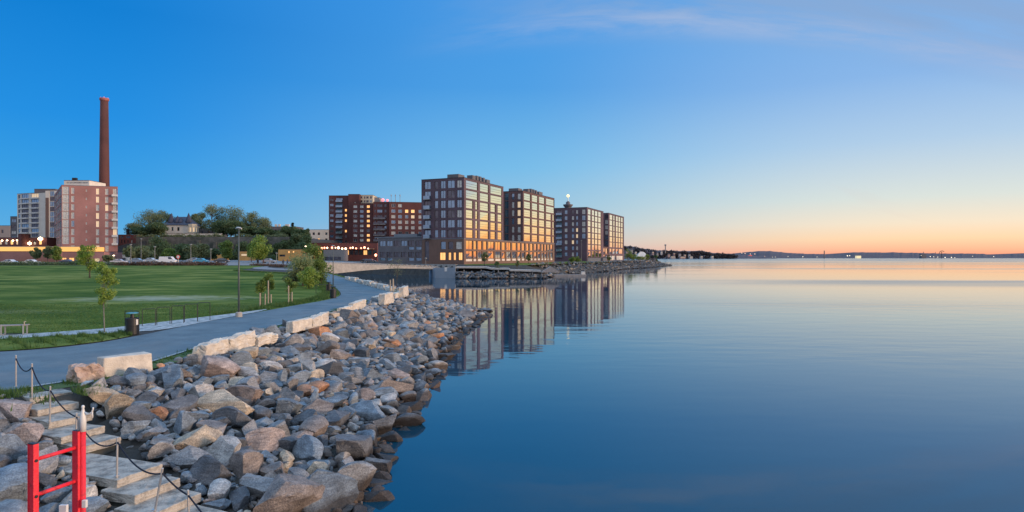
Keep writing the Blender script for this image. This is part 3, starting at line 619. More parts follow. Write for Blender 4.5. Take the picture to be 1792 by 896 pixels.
# red brick block group behind
GR = 'dark red brick apartment blocks behind the quay'
R1 = fac_building('apartment_block', 'tall dark red block with glass balconies at the left end of the group', 575.5, 609, 372, 342.5, 4, M['brick_red'], 14, group=GR)
for za, zb in rows(7, ZZ(343, 372)-.6, 11, .7, 2.2):
    R1.op(0, R1.u(0,577.5), R1.u(0,583.5), za, zb, random.choice(['curt','dark','blue','pale']), (.5,)); R1.op(0, R1.u(0,588), R1.u(0,599.5), za-.3, zb+.3, random.choice(['blue','dark','teal','teal']), (.25,.5,.75))
    if random.random() < .35: R1.op(0, R1.u(0,603.5), R1.u(0,607), za, zb, random.choice(['lit','dark']))
R1.done()
for za, zb in rows(7, ZZ(343, 372)-.6, 11, .7, 2.2)[2:]: R1.balcony(0, R1.u(0,588), R1.u(0,599.5), za-.7, 1.0)
R1b = fac_building('apartment_block', 'narrow nearly windowless red stair tower block in front of the cream roof flats', 609.3, 628.5, 370, 340, 4, M['brick_red'], 15, group=GR)
for za, zb in rows(20, ZZ(343, 370), 4, .8, 1.9): R1b.op(0, R1b.u(0,620.5), R1b.u(0,622), za, zb, 'curt')
R1b.done()
R1c = fac_building('penthouse_block', 'cream rendered rooftop flats with small dark windows above the red blocks', 628.9, 652.5, 374, 341.5, 30, M['cream'], 12)
for za, zb in rows(ZZ(356,374), ZZ(342.5,374), 2, .6, 1.9): R1c.grid(0, [(631,634),(637,639.5),(641,645),(647.5,650.5)], [(za, zb)], ['dark','blue'], px=True)
R1c.done()
R2 = fac_building('apartment_block', 'red brick block with one column of white windows and one lit column', 628.9, 652.6, 363, 356, 4, M['brick_red'], 9, group=GR, fm=M['white'])
rr = rows(8.2, ZZ(357.5,363), 10, .7, 2.2)
R2.ops = {}
R2x = fac_building('apartment_block', 'red brick block with one column of white windows next to the windowless stair tower', 617, 628.6, 362.9, 356, 4, M['brick_red'], 7, group=GR, fm=M['white'])
for za, zb in rr:
    R2x.op(0, R2x.u(0,618.6), R2x.u(0,625), za, zb, random.choice(['curt','curt','dark']), (.5,))
    R2.op(0, R2.u(0,630), R2.u(0,636), za, zb, random.choice(['curt','curt','blue']), (.5,)); R2.op(0, R2.u(0,642), R2.u(0,647), za, zb, random.choice(['lit','dark','pale','lit']), (.5,))
R2.done(); R2x.done()
R3 = fac_building('apartment_block', 'broad red brick block with recessed brown balconies on its left half', 653, 681, 359, 353.5, 4, M['brick_red'], 15, group=GR)
for k, (za, zb) in enumerate(rows(8.2, ZZ(354.5,359), 9, .6, 2.3)):
    R3.op(0, R3.u(0,655), R3.u(0,657.8), za, zb, random.choice(['curt','dark']))
    R3.op(0, R3.u(0,660), R3.u(0,669), za, zb, random.choice(['blue','curt','dark','dark']), (.33,.66)); R3.op(0, R3.u(0,672.5), R3.u(0,676.5), za, zb, random.choice(['dark','blue']))
R3.done()
for k, (za, zb) in enumerate(rows(8.2, ZZ(354.5,359), 9, .6, 2.3)[:7]): R3.balcony(0, R3.u(0,654), R3.u(0,675), za-.65, 1.1, M['glass_dark'])
R4 = fac_building('apartment_block', 'broad red brick block with two glowing orange windows, beside the tallest tower', 681.3, 739.5, 357, 353.5, 4, M['brick_red'], 15, group=GR, fm=M['white'], dr=4)
for k, (za, zb) in enumerate(rows(8.2, ZZ(354.5,357), 9, .6, 2.4)):
    for ci, (a, b) in enumerate([(685,692),(697,703.5),(709,714.5),(719.5,725.5),(732.5,738)]):
        if k == 8 and ci > 1: continue
        kd = random.choice(['blue','blue','curt','curt','dark'])
        if k == 7 and ci in (2, 3): kd = 'lit'
        if k == 6 and ci == 3: kd = 'pale'
        R4.op(0, R4.u(0,a), R4.u(0,b), za, zb, kd, (.5,))
R4.done()
for i_, xx in enumerate((684.5, 692, 700)):
    o = tag(MB().tube([(0,0,0),(0,0,5.5)], [.16,.10], 6).tube([(0,0,4.2),(0,0,4.9)], [.3,.3], 6).build('roof_antenna', M['wood_grey'], loc=(X(xx,362), 362, ZZ(354,357)-.3)), ['left of the three roof antennas on the broad red block','middle one of the three roof antennas on the broad red block','right of the three roof antennas on the broad red block'][i_], 'antenna', 'roof antennas')
for (xx, yy, s_, lb) in [(670, 348.5, 1.0, 'larger pink red rooftop light glowing above the red blocks'), (678, 350, .8, 'smaller pink red rooftop light glowing above the red blocks')]:
    g = empty('roof_light', (X(xx,366), 366, ZZ(353.5,359)-.3), lb, 'light', 'pink rooftop lights')
    MB().tube([(0,0,0),(0,0,1.2)], .12, 6).build('stem', M['black'], g); MB().lathe([(.1,0),(s_*.8,s_*.4),(s_,s_),(s_*.7,s_*1.6),(.1,s_*1.9)], (0,0,1.1), 10).build('lamp_globe', M['lamp_pink'], g, smooth=True)
PR = fac_building('roof_house', 'small grey roof house beside the pink lights', 655, 664, 366, 346, ZZ(354.5,366), M['wood_grey'], 6); PR.done()
# restaurant pavilion with string of red lights
RP = fac_building('restaurant_pavilion', 'long low dark red pavilion with a string of glowing red lamps on its roof edge', 545, 660, 300, 425.5, 3.2, M['brick_red'], 20, fm=M['black'])
for k in range(14): RP.op(0, RP.u(0, 548+k*8), RP.u(0, 554.5+k*8), ZZ(446,300), ZZ(438,300), random.choice(['dark','dark','lit','teal']), (.5,))
RP.done()
c_ = MB(); c_.box(0, 30, -3, -.01, ZZ(436.5,300)-3.2, ZZ(434.5,300)-3.2); c_.build('canopy', M['bronze'], RP.root)
b = MB(); random.seed(5)
for k in range(16):
    xx = X(549+k*6.3+random.uniform(-1.5, 1.5), 296.7); zz = ZZ(434.2+random.uniform(-1, 1), 296.7); s_ = random.uniform(.28, .6)
    g = MB().lathe([(.05,-s_),(s_*.8,-s_*.5),(s_,0),(s_*.8,s_*.5),(.05,s_)], (0,0,0), 8).build('lamp_globe', M['lamp_red'] if random.random() < .6 else M['lamp'], RP.root, loc=(xx-RP.org.x, -3.3, zz-3.2))
GW = fac_building('garden_wall_building', 'flat grey brown wall building left of the dark pavilion glazing', 566, 601, 285, 437, 3.2, M['wood_grey'], 8); GW.op(0, GW.u(0,568), GW.u(0,597), 4, 5.6, 'dark', (.2,.4,.6,.8)); GW.done()
RL = empty('terrace_lamp', (X(657.5,262), 262, 3.3), 'bright red orange lamp on a post at the corner of the dark office', 'street lamp')
MB().tube([(0,0,0),(0,0,ZZ(449,262)-3.2)], .12, 6).build('post', M['black'], RL); MB().lathe([(.1,-.8),(.5,-.2),(.5,.2),(.1,.5)], (0,0,ZZ(449,262)-3.2+.6), 10).build('lamp_globe', M['lamp_red'], RL, smooth=True)
# white buildings between hill and blocks
WB = fac_building('white_building', 'pale blue grey building with a shallow roof between the wooded hill and the red blocks', 541, 576, 400, 402, 5, M['plaster'], 20); WB.grid(0, [(547,551),(556,560),(569,573)], rows(ZZ(425,400), ZZ(404,400), 2, 1.2, 2.8), ['dark','blue','lit'], px=True); WB.done()
# beacon tower behind C
BT = empty('beacon_tower', (X(994,460), 460, 3), 'round dark tower with wide crown and a glowing yellow beacon, behind the third tower', 'tower')
zb_ = ZZ(364,460)-3; MB().lathe([(2.5,0),(2.3,zb_)], (0,0,0), 16).build('shaft', M['grey_clad'], BT)
MB().lathe([(2.4,zb_),(2.5,zb_+.6),(3.4,zb_+1.6),(3.6,zb_+2.5),(2.0,zb_+2.8),(1.6,zb_+3.0),(1.5,zb_+4.2),(.9,zb_+4.7),(.3,zb_+5.2)], (0,0,0), 20).build('crown', M['grey_clad'], BT)
MB().tube([(0,0,zb_+5),(0,0,zb_+8)], .16, 6).build('mast', M['steel'], BT)
MB().lathe([(.2,0),(.8,.4),(1.1,1.1),(.8,1.8),(.2,2.2)], (0,0,zb_+7.8), 12).build('beacon_lamp', mat('beacon', (1,.8,.4), emit=((1,.74,.30), 1.6)), BT, smooth=True)
# ---- left group
D0 = 238
LBp = [(X(108,D0), D0), (X(206,D0+6), D0+6), (X(206,D0+6)-14, D0+26), (X(95,277), 277)]
LB_ = Building('brick_apartment_block', 'orange red brick block with white framed windows and the tall chimney behind', 'building', LBp, 4, ZZ(324,238), M['brick_rust'], M['roof_grey'], fm=M['white'])
zr = rows(ZZ(442,238)-.2, ZZ(327,238), 8, .65, 2.95)
for k, (za, zb) in enumerate(zr):
    if k == 0: continue
    LB_.op(0, LB_.u(0,109), LB_.u(0,120.5), za-.3, zb+.35, 'curt', (.33,.66), (.35,)); LB_.op(0, LB_.u(0,124.5), LB_.u(0,130), za, zb, random.choice(['curt','blue']), (.5,))
    LB_.op(0, LB_.u(0,150), LB_.u(0,152.3), za+.9, zb-.5, 'curt')
    for a, b in ((168,173.4), (184,189.6)): LB_.op(0, LB_.u(0,a), LB_.u(0,b), za, zb, random.choice(['curt','curt','curt','pale']), (.5,))
    LB_.op(0, LB_.u(0,197.5), LB_.u(0,204.8), za-.1, zb+.1, random.choice(['curt','curt','pale','white']), (.5,))
    for q in range(4): L3 = LB_.edge(3)[3]; LB_.op(3, L3*(.05+.235*q), L3*(.05+.235*q+.2), za-.2, zb+.2, 'teal', (.5,), (.4,))
LB_.op(0, LB_.u(0,124), LB_.u(0,131), *zr[0], 'curt'); LB_.op(0, LB_.u(0,168), LB_.u(0,174), *zr[0], 'pale'); LB_.op(0, LB_.u(0,184), LB_.u(0,190), *zr[0], 'curt')
LB_.done()
for k, (za, zb) in enumerate(zr[1:]): LB_.balcony(0, LB_.u(0,196.6), LB_.u(0,206), za-.75, .9, M['white_panel'], .7)
PH = fac_building('roof_house', 'pale grey plant house on the roof of the orange red brick block', 112, 156, 246, 316, ZZ(325,238)-1, M['plaster'], 10); PH.op(0, PH.u(0,116), PH.u(0,154), ZZ(321,246), ZZ(318.5,246), 'curt', (.2,.4,.6,.8)); PH.done()
MB_ = MB(); MB_.box(-.8,.8,-.5,.5,0,1.5); tag(MB_.build('roof_vent', M['black'], loc=(X(131,248), 248, PH.z1-.2)), 'small dark vent on top of the pale grey roof house', 'vent')
# chimney
CH = empty('brick_chimney', (X(182.5,285), 285, 4), 'very tall slender tapering brick chimney behind the orange red block', 'chimney')
zt = ZZ(171,285)-4; rb_ = 9.6/F*285; rt_ = 6.2/F*285
MB().lathe([(rb_,0),(rb_*.99,8),(rb_+(rt_-rb_)*.5,zt*.5),(rt_,zt-1.4)], (0,0,0), 28).build('shaft', M['brick_chim'], CH, smooth=True)
MB().lathe([(rt_+.02,zt-1.5),(rt_+.3,zt-1.2),(rt_+.32,zt-.3),(rt_*.8,zt-.2),(rt_*.78,zt-.6)], (0,0,0), 28).build('rim', mat('chimney rim', (.45,.16,.14)), CH)
for k in range(4):
    a = math.pi/2*k+.5; MB().box(-.08,.08,-.08,.08,0,.4).build('warning_lamp', M['lamp_pink'], CH, loc=(math.cos(a)*rt_*.9, math.sin(a)*rt_*.9, zt-.3))
lad = MB()
for s_ in (-.3,.3): lad.tube([(s_,-rb_-.25,4),(s_,-rt_-.25,zt-1.5)], .05, 5)
for k in range(60): t_ = k/60; lad.box(-.3,.3,-rb_-.25+(rb_-rt_)*t_-.03,-rb_-.22+(rb_-rt_)*t_, 4+t_*(zt-6), 4.08+t_*(zt-6))
lad.build('ladder', M['brick_chim'], CH)
# white towers at far left
WT = fac_building('white_tower_block', 'tall white apartment tower with dark balcony stacks at the left edge', 30, 79, 330, 339.5, 4, M['plaster'], 16, group='white towers', fm=M['grey_clad'], dr=-8)
for k, (za, zb) in enumerate(rows(10, ZZ(341,330), 11, .5, 2.5)):
    WT.op(0, WT.u(0,32), WT.u(0,35.5), za, zb, random.choice(['dark','blue'])); WT.op(0, WT.u(0,38), WT.u(0,50), za-.3, zb+.2, random.choice(['dark','blue','dark']), (.33,.66)); WT.op(0, WT.u(0,55), WT.u(0,67.5), za-.3, zb+.2, random.choice(['dark','dark','blue','pale']), (.33,.66))
WT.done()
for za, zb in rows(10, ZZ(341,330), 11, .5, 2.5): WT.balcony(0, WT.u(0,38), WT.u(0,50.5), za-.65, 1.1, M['white_panel'], .6); WT.balcony(0, WT.u(0,55), WT.u(0,68), za-.65, 1.1, M['white_panel'], .6)
WT2 = fac_building('white_tower_block', 'narrower white tower with brown stair strip, left of the orange red block', 79.5, 112, 318, 333.5, 4, M['plaster'], 14, group='white towers', fm=M['grey_clad'])
for k, (za, zb) in enumerate(rows(10, ZZ(335,318), 11, .5, 2.5)): WT2.op(0, WT2.u(0,87), WT2.u(0,95), za-.2, zb+.2, random.choice(['dark','blue','blue']), (.5,))
WT2.done(); b = MB(); b.box(0,1.6,-.14,-.01,0,ZZ(346,318)-4); b.build('stair_strip', M['bronze'], WT2.root, loc=(.15,0,0))
WR = fac_building('roof_house', 'dark roof house on top of the white tower', 60, 97, 336, 331, ZZ(341,330)-1, M['grey_clad'], 10); WR.done()
FB = fac_building('balcony_block', 'narrow dark block of balconies at the far left edge beside the white tower', 18, 29.5, 345, 379, 4, M['grey_clad'], 12)
for za, zb in rows(8, ZZ(381,345), 6, .6, 2.4): FB.op(0, .5, FB.edge(0)[3]-.5, za, zb, random.choice(['curt','dark','blue']), (.5,))
FB.done()
FC = fac_building('house', 'plain pale pinkish house cut by the left edge of the picture', -30, 17.5, 380, 395, 4, mat('pinkish plaster', (.42,.36,.33)), 14); FC.grid(0, [(-10,-6),(2,6)], [(ZZ(408,380), ZZ(402,380))], 'dark', px=True); FC.done()
# brick terrace with lamps, ramp and retaining wall at far left
TR = fac_building('brick_terrace', 'low dark red brick row with small glowing lamps in front of the white towers', -20, 82, 262, 416, 4, M['brick_red'], 14)
for k in range(9): TR.op(0, TR.u(0,-12+k*10), TR.u(0,-7+k*10), ZZ(428,262), ZZ(420.5,262), random.choice(['pale','curt','dark','lit']))
TR.done()
for k, (xx, yy, r_) in enumerate([(3,421,.35),(12,420.5,.3),(22,421,.35),(29,420.5,.3),(40,421,.35),(51,426,.7),(70,418,.85)]):
    MB().lathe([(.05,-r_),(r_,-.3*r_),(r_,.3*r_),(.05,r_)], (0,0,0), 8).build('lamp_globe', M['lamp'], TR.root, loc=(X(xx,260.6)-TR.org.x, -1.2, ZZ(yy,260.6)-4))
TR2 = fac_building('brick_gatehouse', 'narrow red brick gatehouse rising above the low brick row', 31.5, 37.5, 258, 409.5, 4, M['brick_red'], 5); TR2.done()
RM = fac_building('parking_ramp', 'long parking ramp wall with orange lamp glow put into its surface behind the pink wall', -40, 150, 232, 432, 4, M['painted_glow'], 12, rm=M['concrete']); RM.done()
RM.wall['label'] = 'ramp wall with painted orange lamp glow'
RW = fac_building('retaining_wall', 'long low pinkish red retaining wall at the far edge of the lawn', -60, 107, 205, 440.5, 3.2, M['redwall'], .6); RW.done()
GA_ = fac_building('garage_building', 'low brown garage with three warm lit doorways, left of the orange red block', 107.3, 182, 212, 441, 3.2, M['brick_rust'], 10, fm=M['bronze'])
for a, b in ((108.5,116), (120.5,129.5), (133.5,146)): GA_.op(0, GA_.u(0,a), GA_.u(0,b), ZZ(461,212), ZZ(451,212), 'lit', (.5,), part='lit_doorway')
GA_.op(0, GA_.u(0,150), GA_.u(0,158), ZZ(459,212), ZZ(452,212), 'dark'); GA_.op(0, GA_.u(0,165), GA_.u(0,174), ZZ(459,212), ZZ(452,212), 'pale')
GA_.done()
# buildings between brick block and hill
OB = fac_building('brick_house', 'low dark red brick house with small chimney, right of the orange red block', 206.5, 241, 290, 411, 4, M['brick_red'], 15, rm=M['roof_grey'])
OB.grid(0, [(211,214),(216,219),(222,225),(229,232)], [(ZZ(425,290), ZZ(419.5,290))], ['curt','dark'], px=True); OB.grid(0, [(210,216),(220,228)], [(ZZ(417,290), ZZ(413,290))], 'blue', px=True); OB.done()
MB().box(-.5,.5,-.5,.5,0,3.2).build('chimney', M['black'], OB.root, loc=(X(221.5,292)-OB.org.x, 3, OB.z1-OB.z0-.3))
OG = fac_building('garage', 'white flat garage box behind the lawn, right of the orange red block', 203, 222, 225, 441, 3.4, M['plaster'], 8); OG.op(0, 1, 3.4, 4, 5.2, 'blue', part='door'); OG.done()
# hill: stone wall, white villa, dark roofed houses
SW = fac_building('stone_retaining_wall', 'long rough dark stone retaining wall holding up the wooded hill', 238, 505, 281, 414.5, 3.5, M['stonewall'], 3); SW.par = 0; SW.done()
for k in range(9): 
    b = MB(); b.box(-.7,.7,-1.0,-.02,0,9.5-(k % 3)*.8); b.build('buttress', M['stonewall'], SW.root, loc=(6+k*7.4,0,0))
TW = fac_building('terrace_wall', 'white garden wall running along the top of the stone retaining wall below the villa', 290, 388, 289, 408.5, 14, M['plaster'], .5); TW.done()
VL = fac_building('villa', 'white villa on the wooded hill with steep dark blue roof, turrets and lit windows', 287, 330, 300, 393.5, 14, M['plaster'], 11)
VL.grid(0, [(291,294),(300,303.5),(310,314)], [(ZZ(404,300), ZZ(397.5,300))], ['blue','dark'], px=True); VL.par = 0; VL.done(roof=False)
w_ = VL.edge(0)[3]; h0 = VL.z1-VL.z0
b = MB(); b.add([(-.5,-.5,h0),(w_+.5,-.5,h0),(w_+.5,11.5,h0),(-.5,11.5,h0),(3,5.5,h0+4.2),(w_-3,5.5,h0+4.2)], ((0,1,5,4),(1,2,5),(2,3,4,5),(3,0,4),(0,3,2,1))); rf = b.build('roof', M['roof_blue'], VL.root)
for (xx, hh) in ((295,5.6),(306,4.4),(312,3.6),(325.5,5.8)):
    MB().lathe([(1.5,0),(1.5,1.2),(1.7,1.3),(.05,hh)], (X(xx,300)-VL.org.x, 2.5, h0+.2), 8).build('turret', M['roof_blue'], rf)
b = MB(); n_ = 8; cx = X(333,299)-VL.org.x; r_ = 2.1
pts_ = [(cx+r_*math.cos(2*math.pi*(k+.5)/n_), 1+r_*math.sin(2*math.pi*(k+.5)/n_)) for k in range(n_)]
for k in range(n_):
    a = Vector(pts_[k]+(0,)); c = Vector(pts_[(k+1) % n_]+(0,)); u_ = (c-a); L_ = u_.length; u_ /= L_; nn = Vector((u_.y, -u_.x, 0))
    facade(b, a, u_, nn, L_, 0, h0+.4, [(.35, L_-.35, h0-3.4, h0-1.2)])
tb_ = b.build('bay_tower', M['cream'], VL.root)
for k in range(n_):
    a = Vector(pts_[k]+(0,)); c = Vector(pts_[(k+1) % n_]+(0,)); u_ = (c-a).normalized(); nn = Vector((u_.y, -u_.x, 0))
    if nn.y < .2: window_mesh(Vector((0,0,0)), u_, nn, (c-a).length-.7, 2.2, 'pale', M['white']).build('window', [M['lit_pale'], M['white']], tb_, loc=a+u_*.35+Vector((0,0,h0-3.4)))
MB().add([(p[0], p[1], h0+.4) for p in pts_]+[(cx,1,h0+1.6)], [(k, (k+1) % n_, n_) for k in range(n_)]).build('bay_roof', M['roof_blue'], tb_)
HB_ = fac_building('dark_roofed_house', 'long dark green roofed house with small chimneys at the right end of the wooded hill', 472, 518, 330, 397, 12, M['grey_clad'], 12, rm=M['roof_dark']); HB_.grid(0, [(480,484),(495,499),(508,512)], [(ZZ(408,330), ZZ(402,330))], ['dark','pale'], px=True); HB_.done()
for xx in (483, 489, 501, 504.5): MB().box(-.5,.5,-.5,.5,0,1.8).build('chimney', M['plaster'], HB_.root, loc=(X(xx,333)-HB_.org.x, 3, HB_.z1-HB_.z0-.3))
HC = fac_building('dark_villa', 'dark timber house under the bare trees with one orange lamp by its door', 345, 384, 310, 400, 14, M['grey_clad'], 9); HC.grid(0, [(352,356),(364,368)], [(ZZ(409,310), ZZ(404,310))], 'dark', px=True); HC.done()
# ochre low buildings
YB = fac_building('ochre_pavilion', 'low ochre yellow pavilion with two lit windows at the foot of the hill', 487, 541, 235, 436.5, 3.8, M['yellow'], 8)
YB.op(0, YB.u(0,504), YB.u(0,507), ZZ(443,235), ZZ(439,235), 'lit'); YB.op(0, YB.u(0,512), YB.u(0,515), ZZ(443,235), ZZ(439,235), 'lit'); YB.op(0, YB.u(0,489), YB.u(0,499), ZZ(449,235), ZZ(445.5,235), 'dark', (.5,)); YB.done()
YC = fac_building('ochre_wall_building', 'low warm lit ochre building behind the street trees, partly hidden by the bright green tree', 417, 436, 240, 440, 3.8, M['yellow'], 6); YC.op(0, 1, 3.4, ZZ(448,240), ZZ(444,240), 'pale'); YC.done()
YD = fac_building('ochre_shed', 'low long ochre shed left of the round green street tree', 350, 388, 243, 445, 3.8, M['yellow'], 6); YD.op(0, 1.2, 4, 4.2, ZZ(448,243), 'dark'); YD.done()
# ---- bridge
def poly_wall(name, label, cat, top, bot, thick, m):
    """wall following world points (x, y, ztop, zbot)"""
    b = MB(); n = len(top)
    for i in range(n-1):
        a, c = Vector(top[i]), Vector(top[i+1]); a0, c0 = Vector(bot[i]), Vector(bot[i+1]); d = (c-a); d.z = 0; nn = Vector((-d.y, d.x, 0)).normalized()*thick
        b.add([a0, c0, c, a, a0+nn, c0+nn, c+nn, a+nn], ((0,1,2,3), (5,4,7,6), (3,2,6,7), (1,0,4,5), (0,3,7,4), (1,5,6,2)))
    return b
BR = empty('bridge', (0,0,0), 'low pale concrete bridge with a curved underside crossing the channel', 'bridge')
tp = []; bt = []; rl = []
for k in range(17):
    t_ = k/16; D = 138+37*t_; px = 560+205*t_; top = 457.8+(466.2-457.8)*t_; 
    low = np.interp(px, [560, 589, 640, 688, 745, 765], [480, 478.5, 473, 469.8, 470.2, 471]); x_ = X(px, D)
    tp.append((x_, D, ZZ(top+2.6, D))); bt.append((x_, D, ZZ(low, D))); rl.append((x_, D, ZZ(top, D)))
poly_wall('', '', '', tp, bt, .5, None).build('side_beam', M['concrete'], BR)
poly_wall('', '', '', [(a, b_+7, c) for a, b_, c in tp], [(a, b_+7, c) for a, b_, c in bt], .5, None).build('side_beam', M['concrete'], BR)
b = MB()
for i in range(16):
    a, c = tp[i], tp[i+1]; b.add([(a[0],a[1]+.5,a[2]-.5),(c[0],c[1]+.5,c[2]-.5),(c[0],c[1]+7,c[2]-.5),(a[0],a[1]+7,a[2]-.5),(a[0],a[1]+.5,a[2]-.15),(c[0],c[1]+.5,c[2]-.15),(c[0],c[1]+7,c[2]-.15),(a[0],a[1]+7,a[2]-.15)], ((0,3,2,1),(4,5,6,7),(0,1,5,4),(3,7,6,2)))
b.build('deck', M['plaza'], BR)
b = MB(); b.tube([(a,b_+.2,c) for a,b_,c in rl], .05, 5)
for i in range(0, 17):
    b.tube([(tp[i][0],tp[i][1]+.2,tp[i][2]-.1),(rl[i][0],rl[i][1]+.2,rl[i][2])], .04, 5)
    if i < 16:
        for q in (.33,.66): b.tube([(tp[i][0],tp[i][1]+.2,tp[i][2]*(1-q)+rl[i][2]*q),(tp[i+1][0],tp[i+1][1]+.2,tp[i+1][2]*(1-q)+rl[i+1][2]*q)], .025, 4)
b.build('railing', M['steel'], BR)
AB = empty('bridge_abutment', (0,0,0), 'smooth blue grey abutment with small white square plate at the bridge right end', 'abutment')
b = MB(); x0, x1 = X(745,173), X(797,166)
b.add([(x0,180,-1),(x0+3.2,168,-1),(x1,166,-1),(x1,181,-1),(x0,180,ZZ(474,180)),(x0+3.2,168,ZZ(468.5,168)),(x1,166,ZZ(468,166)),(x1,181,ZZ(468,166))], ((0,1,5,4),(1,2,6,5),(2,3,7,6),(4,5,6,7),(0,4,7,3)))
b.build('wall', mat('blue grey concrete', (.30,.36,.42), .7, var=.15, scale=.4), AB)
MB().box(0,1.1,-.08,0,0,1.1).build('sign_plate', M['white'], AB, loc=(X(778,166.8),166.9,ZZ(475,167)))
QW = empty('quay_wall', (0,0,0), 'long shaded blue grey quay wall seen under the bridge', 'wall')
b = poly_wall('', '', '', [(-57.5,217,3.4),(-40,203,3.4),(-16.4,181.5,3.4)], [(-57.5,217,-1),(-40,203,-1),(-16.4,181.5,-1)], 1., None); b.build('wall', M['concrete'], QW)
# boardwalk and jetty
BW = empty('boardwalk', (X(797,165),165,0), 'pale wooden boardwalk with stepped front edge along the quay under the towers', 'boardwalk')
pts_ = [(797,166.5,466.3),(850,166,466.6),(858,165.5,468.5),(890,165,469.2),(893,164,471.5),(930,163.5,472.3),(947,163,473.0)]
b = MB()
for i in range(len(pts_)-1):
    (pa, da, ya), (pb, db, yb) = pts_[i], pts_[i+1]; a = Vector((X(pa,da),da,ZZ(ya,da))); c = Vector((X(pb,db),db,ZZ(yb,db)))
    v = [a, c, c+Vector((0,5,.0)), a+Vector((0,5,.0))]; b.add(v+[q-Vector((0,0,.45)) for q in v], ((0,1,2,3),(4,7,6,5),(0,4,5,1),(1,5,6,2),(3,2,6,7),(0,3,7,4)))
for q in range(len(b.v)): b.v[q] = tuple(Vector(b.v[q])-Vector((X(797,165),165,0)))
b.build('deck', mat('pale decking', (.58,.56,.52), .8, var=.25, scale=2), BW)
for k in range(5):
    px = 812+k*30; D = 165.2-k*.6; MB().box(-.12,.12,0,.24,-.8,2.2).build('pile', M['wood_grey'], BW, loc=(X(px,D+.6)-BW.location.x, D+.9-165, .0))
JT = empty('jetty', (X(972,182),182,0), 'low floating jetty with a pale box at its outer end, right of the boardwalk', 'jetty')
MB().box(0,9.2,0,2.6,-.2,.55).build('pontoon', M['wood_grey'], JT, loc=(-.5,-2,0)); MB().box(0,1.1,0,1.4,.56,1.35).build('end_box', M['white_panel'], JT, loc=(7.4,-1.4,0))
b = MB(); b.add([(0,0,0),(5,0,0),(5,3,0),(0,3,0),(2.5,0,1.6),(2.5,3,1.6)], ((0,1,4),(1,2,5,4),(2,3,5),(3,0,4,5),(0,3,2,1)))
tag(b.build('gangway_cover', M['wood_grey'], loc=(X(947,163),163,1.6)), 'small pointed pale wooden shelter where the boardwalk meets the jetty', 'shelter')
# headland small houses
SH = fac_building('boat_shed', 'small dark boat shed near the tip of the headland', 1136, 1148, 385, 452.5, 2.6, M['grey_clad'], 4); SH.op(0, 1.2, 3, 3.0, 4.2, 'dark'); SH.done()
TT = empty('tent_pavilion', (X(1125,410),410,2.6), 'grey green tent like pavilion roof behind the headland trees', 'pavilion')
w_ = 16/F*410; MB().add([(-w_/2-1,0,3),(w_/2+1,0,3),(w_/2+1,8,3),(-w_/2-1,8,3),(-.8,4,6.4),(1.5,4,6.2)], ((0,1,5,4),(1,2,5),(2,3,4,5),(3,0,4),(0,3,2,1))).build('roof', M['plaster'], TT)
MB().box(-w_/2,w_/2,.5,7.5,0,3).build('wall', M['plaster'], TT)
SB = fac_building('stone_plinth', 'low brown grey service building with a stone base under the last towers', 1029, 1062, 318, 451, 2.8, M['wood_grey'], 2)
SB.op(0, SB.u(0,1051), SB.u(0,1055), 3, 5.0, 'dark', part='door'); SB.done()
# ------------------------------------------------------------------ rocks
def rock_template(sub, seed):
    r = np.random.default_rng(seed); bm = bmesh.new(); bmesh.ops.create_icosphere(bm, subdivisions=sub, radius=1)
    V = np.array([v.co[:] for v in bm.verts])
    for k in range(r.integers(9, 14)):
        n = r.normal(size=3); n /= np.linalg.norm(n); off = r.uniform(.36, .70); d = V@n-off; V = V-np.outer(np.maximum(d, 0), n)
    w = np.sin(V@r.normal(size=(3, 4))*2.3+r.random(4)*6).sum(1)*.020; V = V*(1+w)[:, None]; V += r.normal(scale=.008, size=V.shape)
    V *= (np.array([1.0, r.uniform(.62, .85), r.uniform(.50, .72)])*1.32)
    for v, c in zip(bm.verts, V): v.co = c
    bm.normal_update()
    for e_ in bm.edges: e_.smooth = not (len(e_.link_faces) == 2 and e_.calc_face_angle(0) > .30)
    for f in bm.faces: f.smooth = True
    me = bpy.data.meshes.new('rock'); bm.to_mesh(me)
    Fq = np.array([[v.index for v in f.verts] for f in bm.faces]); bm.free()
    return V, Fq, me
HI = [rock_template(4, 100+i) for i in range(14)]; LO = [rock_template(2, 200+i)[:2] for i in range(16)]
for _, _, me in HI: me.materials.append(M['rock'])
TINTS = [('blue grey', (.19,.245,.30), 13), ('dark grey', (.12,.135,.155), 8), ('grey', (.25,.265,.28), 11), ('pale grey', (.40,.41,.41), 5), ('brown grey', (.22,.20,.19), 3.5), ('pinkish', (.34,.29,.27), 1.6), ('cream', (.46,.40,.31), 2), ('rusty orange', (.40,.22,.13), .6)]
TW_ = np.array([t[2] for t in TINTS], float); TW_ /= TW_.sum()
rocks = []      # x, y, r, tint index, flatness, z lift
STEPS_A = np.array([-12.9, 17.5]); STEPS_B = np.array([-6.2, 12.15])
def near_steps(x, y, r):
    P = np.array([x, y]); ab = STEPS_B-STEPS_A; t = np.clip((P-STEPS_A)@ab/(ab@ab), -.05, 1.3); q = STEPS_A+ab*t; side = (P-STEPS_A)@np.array([.623, .782]); return np.hypot(*(P-q)) < .58+r*(.82 if side > 0 else 1.9)
grid_ = {}
def fits(x, y, r, k):
    cx, cy = int(x//1.2), int(y//1.2)
    for i in range(cx-2, cx+3):
        for j in range(cy-2, cy+3):
            for (a, b_, q) in grid_.get((i, j), ()):
                if (a-x)**2+(b_-y)**2 < ((q+r)*k)**2: return False
    return True
def put(x, y, r, ti, lift=0., hero=None):
    rocks.append((x, y, r, ti, lift, hero)); grid_.setdefault((int(x//1.2), int(y//1.2)), []).append((x, y, r))
